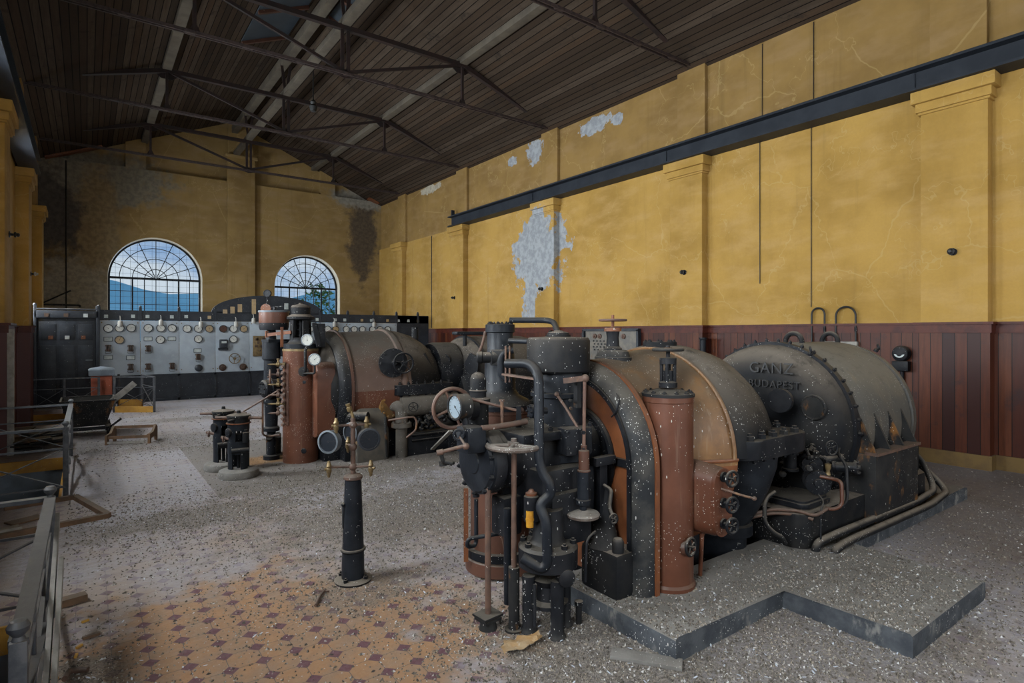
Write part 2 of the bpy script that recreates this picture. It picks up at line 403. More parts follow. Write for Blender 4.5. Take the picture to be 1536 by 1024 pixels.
    def prism(s, poly, o, u, v, h, bev=0):
        """polygon in (u,v) from o, extruded by h along u x v; first loop outer"""
        o, u, v = V(o), V(u), V(v); w = u.cross(v)
        A = [s.bm.verts.new(o + u*a + v*b) for a, b in poly]
        B = [s.bm.verts.new(o + u*a + v*b + w*h) for a, b in poly]
        fs = [s.face(A), s.face(list(reversed(B)))]
        n = len(poly)
        for i in range(n): fs.append(s.face([A[i], A[(i+1) % n], B[(i+1) % n], B[i]]))
        if bev:
            es = list({e for f in fs[:2] if f for e in f.edges})
            bmesh.ops.bevel(s.bm, geom=es, offset=bev, segments=2, affect='EDGES', profile=.6)
        return s
    def strip(s, inner, outer, o, u, v, h, closed=False):
        """band between two polylines of equal length, extruded by h"""
        o, u, v = V(o), V(u), V(v); w = u.cross(v)
        def P(q, k): return s.bm.verts.new(o + u*q[0] + v*q[1] + w*k)
        I0 = [P(q, 0) for q in inner]; O0 = [P(q, 0) for q in outer]; I1 = [P(q, h) for q in inner]; O1 = [P(q, h) for q in outer]
        n = len(inner)
        for i in range(n if closed else n-1):
            j = (i+1) % n
            s.face([I0[i], I0[j], O0[j], O0[i]]); s.face([I1[i], O1[i], O1[j], I1[j]])
            s.face([O0[i], O0[j], O1[j], O1[i]]); s.face([I0[i], I1[i], I1[j], I0[j]])
        if not closed:
            s.face([I0[0], O0[0], O1[0], I1[0]]); s.face([I0[-1], I1[-1], O1[-1], O0[-1]])
        return s
    def loft(s, rings, cap=True):
        rr = [[s.bm.verts.new(V(p)) for p in r] for r in rings]
        n = len(rr[0])
        for A, B in zip(rr, rr[1:]):
            for i in range(n): s.face([A[i], A[(i+1) % n], B[(i+1) % n], B[i]])
        if cap: s.face(rr[0]); s.face(rr[-1])
        return s
    def bolts(s, c, axis, RR, n, r=.012, h=.014, a0=0, a1=None, ref=None):
        c = V(c); u, v, w = basis(axis)
        if ref is not None: u = V(ref).normalized(); v = w.cross(u)
        for i in range(n):
            a = a0 + (2*PI*i/n if a1 is None else (a1-a0)*i/max(n-1, 1))
            p = c + (u*math.cos(a) + v*math.sin(a))*RR
            s.lathe([(r, 0), (r, h), (r*.5, h), (r*.5, h*1.5)], p, w, 6)
        return s
    def hexs(s, pts, axis=(0, 0, 1), r=.014, h=.016):
        for p in pts: s.lathe([(r, 0), (r, h), (r*.55, h), (r*.55, h*1.6)], p, axis, 6)
        return s
    def build(s, name, mat, parent=None, ang=38):
        bm = s.bm
        bmesh.ops.recalc_face_normals(bm, faces=bm.faces)
        me = bpy.data.meshes.new(name)
        if parent is None:
            xs = [v.co for v in bm.verts]
            o = V(((min(p.x for p in xs)+max(p.x for p in xs))/2, (min(p.y for p in xs)+max(p.y for p in xs))/2, min(p.z for p in xs)))
        else: o = WP[parent.name]
        for v in bm.verts: v.co -= o
        bm.to_mesh(me); bm.free()
        for p in me.polygons: p.use_smooth = True
        me.set_sharp_from_angle(angle=R(ang))
        me.materials.append(mat)
        ob = bpy.data.objects.new(name, me); COL.objects.link(ob)
        if parent is None: ob.location = o
        else: ob.parent = parent
        WP[ob.name] = o.copy()
        return ob
def tag(o, label=None, cat=None, group=None, kind=None):
    if label: o['label'] = label
    if cat: o['category'] = cat
    if group: o['group'] = group
    if kind: o['kind'] = kind
    return o
def thing(name, label, cat, loc, group=None):
    o = bpy.data.objects.new(name, None); COL.objects.link(o); o.location = loc
    o.empty_display_size = .1
    WP[o.name] = V(loc)
    return tag(o, label, cat, group)
def struct(o): o['kind'] = 'structure'; return o
def kids(o): return [c for c in COL.objects if c.parent == o]
def dup(root, loc, rz=0, label=None):
    def cp(o, par):
        c = o.copy(); COL.objects.link(c)
        if par is not None: c.parent = par
        for k in kids(o): cp(k, c)
        return c
    r = cp(root, None); r.location = loc; r.rotation_euler = (0, 0, rz)
    if label: r['label'] = label
    return r
def arc(cx, cy, r, a0, a1, n): return [(cx + r*math.cos(a0+(a1-a0)*i/n), cy + r*math.sin(a0+(a1-a0)*i/n)) for i in range(n+1)]
X, Y, Z = V((1, 0, 0)), V((0, 1, 0)), V((0, 0, 1))

def wheel(name, c, axis, RR, r, mat, parent, spokes=5, hub=None, flat=1.0, curved=False):
    m = MB(); c = V(c); u, v, w = basis(axis)
    m.torus(c, axis, RR, r, 28, 8, fl=flat)
    hub = hub or RR*.2
    m.lathe([(hub, -r*1.2), (hub, r*1.2), (hub*.55, r*1.2), (hub*.5, r*2.4), (0, r*2.6)], c, axis, 12)
    for i in range(spokes):
        a = 2*PI*i/spokes + .4
        d = u*math.cos(a) + v*math.sin(a)
        m.cyl(c + d*hub*.5, c + d*RR, r*.75, r*.6, 8)
    return m.build(name, mat, parent)
def dial_face(c, n, up, RR, mat, parent, needle=.6, ticks=12, name='dial'):
    c, n, up = V(c), V(n).normalized(), V(up)
    u = up.cross(n).normalized(); v = n.cross(u)
    d = MB().lathe([(0, 0), (RR, 0)], c, n, 28, cap=False).build(name, mat, parent)
    m = MB()
    for i in range(ticks):
        a = PI*1.25 - 1.5*PI*i/(ticks-1)
        q = u*math.cos(a) + v*math.sin(a)
        m.bar(c + n*.0012 + q*RR*.74, c + n*.0012 + q*RR*.9, RR*.045, .0008, n)
    q = u*math.cos(needle) + v*math.sin(needle)
    m.bar(c + n*.002 - q*RR*.2, c + n*.002 + q*RR*.78, RR*.05, .001, n)
    m.lathe([(RR*.09, 0), (RR*.09, .003), (0, .004)], c, n, 10)
    m.build('dial_marking', INK, parent)
    return d
def gauge(c, n, RR, dep, bez, dialm, parent, up=(0, 0, 1), needle=.6, name='pressure_gauge', mat=None):
    """round gauge as a part with its own dial and marking"""
    c, n = V(c), V(n).normalized()
    g = MB().lathe([(RR*.9, -dep), (RR, -dep*.9), (RR, 0), (RR*1.06, .0), (RR*1.06, .012), (RR*.9, .014), (RR*.88, .006)], c, n, 28, cap=False)
    g.lathe([(0, -dep), (RR*.9, -dep)], c, n, 28, cap=False)
    g = g.build(name, mat or bez, parent)
    dial_face(c + n*.006, n, up, RR*.89, dialm, g, needle)
    return g

def rrect(cx, cy, hx, hy, r, n=6):
    p = []
    for sx, sy, a in ((1, 1, 0), (-1, 1, PI/2), (-1, -1, PI), (1, -1, 1.5*PI)):
        p += [(cx+sx*(hx-r)+r*math.cos(a+PI/2*i/n), cy+sy*(hy-r)+r*math.sin(a+PI/2*i/n)) for i in range(n+1)]
    return p

# ================================================================ the hall
XL, XR, YB, YF = -1.05, 8.65, 20.0, -4.0
BAYS = (2.53, 6.43, 10.33, 14.23, 18.13)

def arched_wall(name, mat, o, u, v, U0, U1, V0, V1, holes, h):
    m = MB(); x = U0
    def rect(a, b, c, d):
        if b-a > 1e-4 and d-c > 1e-4: m.prism([(a, c), (b, c), (b, d), (a, d)], o, u, v, h)
    for c, r, sill, spr in sorted(holes):
        rect(x, c-r, V0, V1)
        rect(c-r, c+r, V0, sill)
        top = spr + r + .12
        inner = arc(c, spr, r, PI, 0, 28)
        m.strip(inner, [(p[0], top) for p in inner], o, u, v, h)
        rect(c-r, c+r, top, V1)
        x = c+r
    rect(x, U1, V0, V1)
    return struct(m.build(name, mat))
def arched_window(name, o, u, v, c, r, sill, spr, mesh=True):
    """steel glazing bars and wired glass, o on the plane of the glass"""
    o, u, v = V(o), V(u), V(v); w = u.cross(v)
    def P(a, b): return o + u*a + v*b
    m = MB(); t = .02
    r0 = r - .02
    m.strip(arc(c, spr, r0-.05, PI, 0, 32), arc(c, spr, r0, PI, 0, 32), o - w*.03, u, v, .06)
    for s in (-1, 1): m.bar(P(c+s*(r0-.025), sill), P(c+s*(r0-.025), spr), .05, .06, w)
    m.bar(P(c-r0, spr), P(c+r0, spr), .06, .055, w)
    m.bar(P(c-r0, sill+.03), P(c+r0, sill+.03), .06, .06, w)
    for f in (.24, .50, .77): m.strip(arc(c, spr, r0*f-t/2, PI, 0, 28), arc(c, spr, r0*f+t/2, PI, 0, 28), o - w*.012, u, v, .03)
    for i in range(1, 8):
        a = PI*i/8
        q = (math.cos(a), math.sin(a))
        m.bar(P(c+q[0]*r0*.04, spr+q[1]*r0*.04), P(c+q[0]*r0, spr+q[1]*r0), t, .03, w)
    for i in range(1, 8):
        m.bar(P(c-r0+2*r0*i/8, sill), P(c-r0+2*r0*i/8, spr), .04 if i in (2, 6) else t, .035, w)
    n = 5
    for i in range(1, n): 
        z = sill + (spr-sill)*i/n
        m.bar(P(c-r0, z), P(c+r0, z), t*.8, .03, w)
    fr = struct(m.build(name, IRON_CLEAN))
    g = MB()
    pts = [(c-r0, sill)] + arc(c, spr, r0, PI, 0, 32) + [(c+r0, sill)]
    g.face([g.bm.verts.new(P(*q)) for q in pts])
    g.build('pane', GLASS, fr)
    # weather guard of thin wire outside
    gm = MB()
    k = .17
    nn = int(2*r0/k)
    for i in range(1, nn):
        a = -r0 + 2*r0*i/nn
        gm.bar(o + u*(c+a) + v*sill + w*.09, o + u*(c+a) + v*(spr+math.sqrt(max(r0*r0-a*a, 0))) + w*.09, .005, .005, w)
    zz = sill
    while zz < spr + r0:
        hw = r0 if zz < spr else math.sqrt(max(r0*r0-(zz-spr)**2, 0))
        if hw > .05: gm.bar(o + u*(c-hw) + v*zz + w*.09, o + u*(c+hw) + v*zz + w*.09, .005, .005, w)
        zz += k
    gm.build('wire_guard', INK, fr)
    return fr

# back wall: (u = -X so that u x v points away from the hall = +Y)
W1, W2 = (1.67, 1.20, 1.3, 3.20), (6.07, 1.10, 1.3, 3.13)
hb = [(-c, r, s, q) for c, r, s, q in (W1, W2)]
arched_wall('wall_back', WALLB, (0, YB, 0), -X, Z, -8.7, 1.1, -.1, 6.36, hb, .45)
g = MB(); g.prism([(-8.7, 6.36), (1.1, 6.36), (1.1, 6.5), (-3.8, 8.7), (-8.7, 6.5)], (0, YB+.22, 0), -X, Z, .3)
struct(g.build('wall_gable', WALLB))
for i, (c, r, s, q) in enumerate((W1, W2)):
    arched_window('window_%d' % (i+1), (0, YB+.30, 0), -X, Z, -c, r, s, q)
    m = MB()
    ring = [(-c-r, s)] + arc(-c, q, r, PI, 0, 32) + [(-c+r, s)]
    inn = [(-c-r+.012, s)] + arc(-c, q, r-.012, PI, 0, 32) + [(-c+r-.012, s)]
    m.strip(inn, ring, (0, YB+.004, 0), -X, Z, .29)
    m.box((c, YB+.15, s+.008), (2*r, .29, .016))
    struct(m.build('trim_window_reveal', REVEAL))
m = MB()
m.box((3.95, YB-.06, 3.5), (.80, .16, 7.2), bev=.012); m.box((3.95, YB-.07, 7.14), (.94, .22, .10), bev=.02); m.box((3.95, YB+.03, 7.7), (.7, .2, 1.0))
struct(m.build('trim_back_pilaster', WALLB))
for xx in (1.15, 6.75):
    m = MB(); m.box((xx, YB+.13, 6.95), (.50, .2, 1.2)); struct(m.build('trim_gable_pier', WALLB))
# right wall: thicker below the crane rail
m = MB(); m.box((8.83, 8, 2.3), (.4, 24.6, 4.64)); struct(m.build('wall_right', WALLY))
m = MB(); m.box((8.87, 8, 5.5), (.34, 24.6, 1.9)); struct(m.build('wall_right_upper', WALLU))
def pilaster(side, y, mat):
    m = MB()
    if side > 0: xf, xw, xu = 8.47, 8.68, 8.62
    else: xf, xw, xu = -.86, -1.1, -.97
    s = -side
    def bx(a, b, y0, y1, z0, z1, bev=0): m.box(((a+b)/2, (y0+y1)/2, (z0+z1)/2), (abs(b-a), y1-y0, z1-z0), bev=bev)
    w = .34
    bx(xf, xw, y-w, y+w, 0, 4.60, .01)
    bx(xf+s*.025, xw, y-w-.025, y+w+.025, 4.33, 4.36, .008)
    bx(xf+s*.045, xw, y-w-.045, y+w+.045, 4.36, 4.47, .012)
    bx(xf+s*.085, xw, y-w-.085, y+w+.085, 4.47, 4.62, .012)
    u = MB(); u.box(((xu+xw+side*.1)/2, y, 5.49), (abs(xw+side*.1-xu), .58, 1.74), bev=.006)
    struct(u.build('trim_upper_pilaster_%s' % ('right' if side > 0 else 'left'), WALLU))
    return struct(m.build('trim_pilaster_%s' % ('right' if side > 0 else 'left'), mat))
for y in BAYS: pilaster(1, y, WALLY); pilaster(-1, y, WALLY)
# boarded dado, its rail and skirting, stepping round the pilasters
def dado_path(side):
    xw, xf = (8.605, 8.445) if side > 0 else (-1.03, -.835)
    pts = [(xw, YF)]
    for y in BAYS:
        w = .365
        pts += [(xw, y-w), (xf, y-w), (xf, y+w), (xw, y+w)]
    pts.append((xw, YB))
    return pts
def run(name, mat, side, z0, z1, off):
    p = dado_path(side); m = MB()
    s = -side*off
    q = []
    for i, (x, y) in enumerate(p):
        dy = 0
        if 0 < i < len(p)-1: dy = -off if (i-1) % 4 < 2 else off
        q.append((x+s, y+dy))
    back = [(x+side*.035, y + (0 if i in (0, len(p)-1) else (.035 if (i-1) % 4 < 2 else -.035))) for i, (x, y) in enumerate(p)]
    m.strip(back, q, (0, 0, z0), X, Y, z1-z0)
    return struct(m.build(name, mat, ang=25))
run('trim_dado_right', DADO, 1, 0, 1.61, 0); run('trim_dado_rail_right', DADORAIL, 1, 1.60, 1.70, .018)
run('trim_dado_cap_right', DADORAIL, 1, 1.70, 1.73, .04); run('baseboard_right', SKIRT, 1, 0, .17, .022)
run('trim_dado_left', DADO_L, -1, -1.2, 1.61, 0); run('trim_dado_rail_left', DADORAIL, -1, 1.60, 1.70, .018); run('trim_dado_cap_left', DADORAIL, -1, 1.70, 1.73, .04)
# left wall with a tall arched window in every bay
LW = [(y, .86, 1.9, 3.5) for y in (.45, 4.35, 8.25, 12.14, 16.05)]
arched_wall('wall_left', WALLY, (XL, 0, 0), Y, Z, -4.3, 20.3, -1.3, 6.4, LW, -.4)
for i, (c, r, s, q) in enumerate(LW): arched_window('window_%d' % (i+3), (XL-.25, 0, 0), -Y, Z, -c, r, s, q)
# unseen end wall behind the camera, its two windows added to admit light
hf = [(c, 1.15, 1.3, 3.2) for c in (1.67, 6.07)]
arched_wall('wall_front', WALLB, (0, YF, 0), X, Z, -1.1, 8.7, -.1, 6.5, hf, .4)
g = MB(); g.prism([(-1.1, 6.5), (8.7, 6.5), (3.8, 8.7)], (0, YF, 0), X, Z, .35); struct(g.build('wall_front_gable', WALLB))
for i, h in enumerate(hf): arched_window('window_%d' % (i+8), (0, YF-.25, 0), X, Z, *h)

# floor, with two stair wells along the left wall
m = MB()
def fl(x0, x1, y0, y1): m.box(((x0+x1)/2, (y0+y1)/2, -.06), (x1-x0, y1-y0, .12))
WX = -.20
fl(WX, 2.98, YF, YB+.1); fl(2.98, 4.04, YF, 2.30); fl(2.98, 4.04, 3.35, YB+.1); fl(4.04, 8.7, YF, YB+.1); fl(-1.1, WX, 4.20, 7.15); fl(-1.1, WX, 9.46, 12.9); fl(-1.1, WX, 14.6, YB+.1)
struct(m.build('floor', FLOOR))
for n, (y0, y1) in enumerate(((YF, 4.20), (7.15, 9.46), (12.9, 14.6))):
    m = MB()
    for a, b, ax in (((-1.05+WX)/2, y1-.012, 0), ((-1.05+WX)/2, y0+.012, 0)):
        m.box((a, b, -.075), (WX+1.05, .024, .15))
    m.box((WX-.012, (y0+y1)/2, -.075), (.024, y1-y0, .15))
    struct(m.build('trim_well_fascia', YELLOWTRIM))
    m = MB()
    m.box(((-1.05+WX)/2, y1-.006, -.7), (WX+1.05, .012, 1.2)); m.box(((-1.05+WX)/2, y0+.006, -.7), (WX+1.05, .012, 1.2)); m.box((WX-.006, (y0+y1)/2, -.7), (.012, y1-y0, 1.2))
    m.box(((-1.05+WX)/2, (y0+y1)/2, -1.28), (WX+1.05, y1-y0, .05))
    struct(m.build('wall_stair_well', GREYTRIM))
m = MB(); m.strip(rrect(3.51, 2.825, .55, .545, .01, 1), rrect(3.51, 2.825, .53, .525, .01, 1), (0, 0, -.9), X, Y, .9, True); m.box((3.51, 2.825, -.92), (1.1, 1.1, .04)); struct(m.build('wall_machine_pit', SLABEDGE))
# boarded ceiling, two slopes
EZ, RZ, CXR = 6.25, 8.33, 3.8
SL = (RZ-EZ)/(8.65-CXR)
m = MB()
m.prism([(XL-.1, EZ-.043), (CXR, RZ), (8.75, EZ-.043), (8.75, EZ+.1), (CXR, RZ+.15), (XL-.1, EZ+.1)], (0, YF-.1, 0), X, Z, -(YB+.6-YF))
struct(m.build('ceiling', CEIL))
def cz(x): return EZ + SL*(8.65-x) if x > CXR else EZ + SL*(x-XL)*(RZ-EZ)/SL/(CXR-XL)
# sheeted skylights let into the slopes beside the ridge
for n, (x0, x1, y0, y1) in enumerate(((2.65, 3.60, 9.0, 13.4), (4.08, 4.45, 9.6, 12.0))):
    z0, z1 = cz(x0), cz(x1)
    nm = V((-(z1-z0), 0, x1-x0)).normalized()
    u_ = V((x1-x0, 0, z1-z0)); L = u_.length; u_ = u_/L
    o = V((x0, y0, z0)) - nm*.035
    t = thing('skylight', 'sheeted skylight let into the boarded ceiling, ' + ('wide one on the window-side slope beside the ridge' if n == 0 else 'narrow one on the far slope across the ridge'), 'skylight', o, 'skylights beside the ridge')
    MB().prism([(0, 0), (L, 0), (L, y1-y0), (0, y1-y0)], o, u_, Y, .02).build('sheet', SKYPANE, t)
    for k in range(4):
        q = o + Y*(y1-y0)*k/3 - nm*.03
        MB().bar(q, q + u_*L, .07, .06, nm).build('glazing_bar', BROWN_D, t)
# light timber purlins
PT = dict(a=(1.37, 7.21, .17, .13), c=(3.8, 7.24, .16, .13), r=(3.76, 7.98, .17, .20), b=(6.28, 7.21, .17, .13))
PL = dict(a='pale timber purlin on the left-hand truss nodes, window side of the roof', c='pale timber beam along the middle of the truss top chords', r='pale ridge timber at the very top of the roof', b='pale timber purlin on the right-hand truss nodes above the yellow side wall')
for k, (x, z, w, h) in PT.items():
    m = MB()
    if k == 'r': m.box((x, (YF+YB)/2, z), (w, YB-YF+.2, h), bev=.006)
    else: m.box((x, (YF+YB)/2, z), (w, YB-YF+.2, h), bev=.006)
    tag(m.build('roof_purlin', TIMBER), PL[k], 'roof beam', 'roof purlins')
# riveted trusses
def truss(y, label):
    t = thing('roof_truss', label, 'roof truss', (3.8, y, 6.3), 'roof trusses')
    A, L, C, Rr, B = V((-1.0, y, 6.44)), V((1.37, y, 7.14)), V((3.8, y, 7.14)), V((6.28, y, 7.14)), V((8.6, y, 6.38))
    zt = 6.31
    def b(name, p, q, w, h, mat=TRUSS): return MB().bar(p, q, w, h).build(name, mat, t)
    b('rafter', A, L, .09, .085); b('rafter', B, Rr, .09, .085)
    b('top_chord', L, Rr, .09, .085)
    m = MB()
    for s in (-1, 1): m.bar((-.95, y+s*.035, zt), (8.55, y+s*.035, zt), .022, .05)
    for i in range(11): m.box((-.4+i*.85, y, zt), (.16, .10, .035), bev=.006)
    m.build('tie_bar', TRUSS_P, t)
    for x in (1.37, 6.28): 
        s = b('strut', (x, y, zt), (x, y, 7.14), .05, .05)
        MB().prism([(-.10, 0), (.10, 0), (.03, .14), (-.03, .14)], (x, y+.01, zt), X, Z, .02).build('gusset', TRUSS, s)
    m = MB()
    for s in (-1, 1): m.bar((3.8+s*.055, y, zt), (3.8+s*.055, y, 7.14), .035, .06)
    m.build('king_post', TRUSS, t)
    m = MB()
    for s in (-1, 1): m.bar((3.8, y, 7.16), (3.8+s*.10, y, 7.92), .03, .06)
    m.build('ridge_post', TRUSS, t)
    b('diagonal', L, (3.72, y, zt+.05), .045, .055); b('diagonal', Rr, (3.88, y, zt+.05), .045, .055)
    for p in (L, Rr):
        g_ = MB().prism([(-.26, -.04), (-.08, .07), (.08, .07), (.26, -.04), (.10, -.16), (-.10, -.16)], (p.x, y+.055, p.z), X, Z, .014)
        g_.hexs([(p.x+dx, y-.0, p.z+dz) for dx, dz in ()])
        g_.build('gusset', TRUSS, t)
    MB().prism([(-.20, -.02), (-.12, .10), (.12, .10), (.20, -.02), (0, -.06)], (3.8, y+.055, zt), X, Z, .014).build('gusset', TRUSS, t)
    return t
for y, l in ((18.13, 'rust-dark steel roof truss nearest the far gable wall with the arched windows'), (14.23, 'rust-dark steel roof truss second from the far gable wall'),
             (10.33, 'rust-dark steel roof truss third from the far gable wall'), (6.43, 'rust-dark steel roof truss nearest the viewer, cut off by the top of the view')):
    truss(y, l)
# crane runway rails on the pilaster capitals
def rail(x, y0, y1, label):
    t = thing('crane_rail', label, 'crane rail', (x, y1, 4.62), 'crane runway beams')
    m = MB(); L = y1-y0; c = (y0+y1)/2
    m.box((x, c, 4.635), (.30, L, .03)); m.box((x, c, 4.90), (.30, L, .03)); m.box((x, c, 4.77), (.03, L, .26))
    m.build('beam', RAIL, t)
    MB().box((x, c, 4.94), (.06, L, .06), bev=.01).build('rail_head', RAIL, t)
    m = MB(); m.box((x, y1-.05, 5.0), (.10, .05, .22), bev=.01); m.build('end_stop', RAIL, t)
    k = 3.0
    while k < y1-.5:
        MB().box((x, k, 4.77), (.07, .16, .22)).build('splice_plate', RAIL, t); k += 3.9
rail(8.47, -3.8, 14.5, 'dark blue-grey steel crane rail along the yellow side wall')
rail(-.86, -3.8, 14.3, 'dark blue-grey crane rail on the left wall, glimpsed at the edge of the view')
# hills and trees outside the far windows
random.seed(5)
m = MB()
n = 60
pts = [(-900 + 1800*i/n, 900, 60 + 9*math.sin(i*.45+1.1) + 5*math.sin(i*1.3)) for i in range(n+1)]
back = [(p[0], p[1]+500, p[2]*.8) for p in pts]; base = [(p[0], p[1]-200, -60) for p in pts]
va = [[m.bm.verts.new(q) for q in r] for r in (base, pts, back)]
for A_, B_ in zip(va, va[1:]):
    for i in range(n): m.face([A_[i], A_[i+1], B_[i+1], B_[i]])
o = struct(m.build('hills', HILL)); 
m = MB(); m.box((0, 330, -8), (1600, 600, 2)); struct(m.build('ground_outside', GREEN))
def tree(x, y, h, label):
    t = thing('tree', label, 'tree', (x, y, -7), 'trees outside the far windows')
    MB().cyl((x, y, -7), (x, y, -7+h*.6), .3, .12, 8).build('trunk', WOOD, t)
    m = MB()
    for i in range(700):
        a = random.uniform(0, 2*PI); zz = random.uniform(.3, 1)
        rr = h*.26*math.sin(PI*min(1, (zz-.25)/.8))*math.sqrt(random.random())
        c = V((x+rr*math.cos(a), y+rr*math.sin(a), -7+h*zz)); s = h*.028
        d = [V((random.uniform(-s, s), random.uniform(-s, s), random.uniform(-s, s))) for _ in range(3)]
        m.face([m.bm.verts.new(c+k) for k in d])
    m.build('foliage', GREEN, t)
tree(19.9, 62, 13.6, 'leafy green tree outside the right-hand far window, middle panes')
tree(24.9, 66, 12.8, 'leafy green tree outside the right-hand far window, right-hand panes')
tree(22.0, 78, 10.6, 'low leafy green tree farther off outside the right-hand far window')

for x0, z0, x1, z1 in ((-.9, 6.28, .35, 6.80), (8.15, 6.42, 8.55, 6.30)):
    m = MB(); m.bar((x0, 19.9, z0), (x1, 19.9, z1), .25, .05); struct(m.build('trim_eave_board', ORANGE))

# ================================================================ near turbine set
PZ = .11          # top of the concrete plinth
# plinth round the near machine
def slab(name, poly, label, z=PZ):
    m = MB(); m.prism(poly, (0, 0, -.02), X, Y, z+.02, bev=.018)
    o = tag(m.build(name, CONCRETE), label, 'plinth')
    o.data.materials.append(SLABEDGE)
    for p in o.data.polygons:
        if p.normal.z < .6: p.material_index = 1
    return o
slab('concrete_plinth', [(2.30, 2.72), (2.30, 1.80), (3.27, 1.80), (3.27, 1.14), (4.36, 1.14), (4.36, 1.93), (6.85, 1.93), (6.85, 3.62), (4.04, 3.62), (4.04, 2.30), (2.98, 2.30), (2.98, 2.72)],
     'low stepped concrete plinth under the near turbine and generator, its corners worn')
YC, ZC = 2.75, .82
T = thing('steam_turbine', 'near black and ochre steam turbine with a red-brown standing column at its front', 'turbine', (3.2, YC, 0), 'steam turbines')
XA = (1, 0, 0)
def half(prof, x0, yc, zc, up, seg=28): 
    return MB().lathe(prof, (x0, yc, zc), XA, seg, 0, PI, cap=False, ref=(0, -1 if up else 1, 0))
# profile radius, distance along X.  Lathe about +X with ref -Y sweeps -Y -> v = X x -Y = -Z ; so flip
def halves(prof, x0, yc, zc):
    a = MB().lathe(prof, (x0, yc, zc), XA, 30, 0, PI, cap=False, ref=(0, 1, 0))     # +Y -> +Z -> -Y : upper half
    b = MB().lathe(prof, (x0, yc, zc), XA, 30, PI, 2*PI, cap=False, ref=(0, 1, 0))  # lower half
    return a, b
def archpts(yc, zc, r, zb, n=28, k=1.0): return [(yc-r*k, zb)] + [(yc+(a-yc)*k, b) for a, b in arc(yc, zc, r, PI, 0, n)] + [(yc+r*k, zb)]
def ell(x, hw, ht, a0, a1, n=30): return [(x, YC+hw*math.cos(a0+(a1-a0)*i/n), ZC+ht*math.sin(a0+(a1-a0)*i/n)) for i in range(n+1)]
SEC = ((2.60, .515, .590), (2.75, .515, .610), (2.90, .53, .628), (3.02, .57, .645), (3.14, .635, .660), (3.24, .668, .668), (3.26, .668, .668))
def shell(secs, a0, a1):
    m = MB(); rr = [[m.bm.verts.new(p) for p in ell(x, a, b, a0, a1)] for x, a, b in secs]
    for A_, B_ in zip(rr, rr[1:]):
        for k in range(len(A_)-1): m.face([A_[k], A_[k+1], B_[k+1], B_[k]])
    return m
shell(SEC, -.06, PI+.06).build('upper_casing', OCHRE, T)
shell(SEC, PI, 2*PI).build('lower_casing', ORANGE, T)
m = MB()
m.tube(ell(3.22, .672, .672, 0, PI, 40), .013, .01, 8)
m.build('casing_band', OCHRE, T)
m = MB(); m.tube([(2.92, YC-.535, ZC-.005), (3.02, YC-.575, ZC-.005), (3.14, YC-.64, ZC-.005), (3.25, YC-.672, ZC-.005)], .012, .03, 8); m.build('joint_strip', ORANGE, T)
pr = ((.505, 2.545), (.505, 2.50), (.522, 2.492), (.552, 2.500), (.582, 2.525), (.598, 2.56), (.602, 2.585), (.602, 2.60), (.56, 2.60))
m = MB(); rr = [[m.bm.verts.new((x, a, b)) for a, b in archpts(YC, ZC, r, PZ, 28, .95)] for r, x in pr]
for A_, B_ in zip(rr, rr[1:]):
    for k in range(len(A_)-1): m.face([A_[k], A_[k+1], B_[k+1], B_[k]])
m.build('end_frame', BAND, T)
MB().strip(archpts(YC, ZC, .58, PZ, 28, .955), archpts(YC, ZC, .611, PZ, 28, .955), (2.595, 0, 0), Y, Z, .03).build('frame_lip', ORANGE, T)
MB().strip(archpts(YC, ZC, .485, PZ, 28, .95), archpts(YC, ZC, .512, PZ, 28, .95), (2.484, 0, 0), Y, Z, .06).build('joint_ring', IRON, T)
m = MB(); m.prism(archpts(YC, ZC, .495, PZ), (2.545, 0, 0), Y, Z, .03); m.build('end_plate', ORANGE, T)
m = MB(); m.torus((2.53, YC, ZC), XA, .30, .022, 36, 8); m.lathe([(.29, 0), (.29, .02), (0, .03)], (2.545, YC, ZC), (-1, 0, 0), 36)
m.box((2.53, YC, ZC+.02), (.03, .97, .045)); m.build('shaft_cover', IRON, T)
# exhaust hood
up, lo = halves([(.675, 0), (.70, .06), (.695, .22), (.655, .42), (.57, .60), (.46, .72), (.30, .78), (0, .79)], 3.24, YC, ZC)
lo.bm.free()
up.build('exhaust_hood', IRON_DUSTY, T)
m = MB(); m.prism(rrect(3.66, YC, .40, .74, .16), (0, 0, .80), X, Y, .125, bev=.012); m.build('split_flange', IRON, T)
ps = [(3.35+.135*i, YC-.69, .925) for i in range(5)] + [(4.0, YC-.5+.2*i, .925) for i in range(4)]
for q in ps: MB().hexs([q], r=.030, h=.028).build('flange_bolt', IRON_DUSTY, T)
for i in range(5): MB().hexs([(3.42+.12*i, YC-.68, .80)], (0, 0, -1), .026, .02).build('flange_nut', IRON, T)
rings = []
for z, hx, hy in ((.80, .37, .68), (.70, .365, .67), (.55, .335, .62), (.40, .29, .55), (.28, .25, .48), (.27, .27, .50), (.20, .27, .50), (.19, .24, .46), (-.4, .22, .42)):
    rings.append([(3.66+p[0]*hx, YC+p[1]*hy, z) for p in arc(0, 0, 1, 0, 2*PI, 32)[:-1]])
MB().loft(rings).build('exhaust_trunk', IRON_CLEAN, T)
MB().box((3.30, YC+.12, -.02), (1.3, .76, .90), bev=.02).build('base_frame', IRON, T)
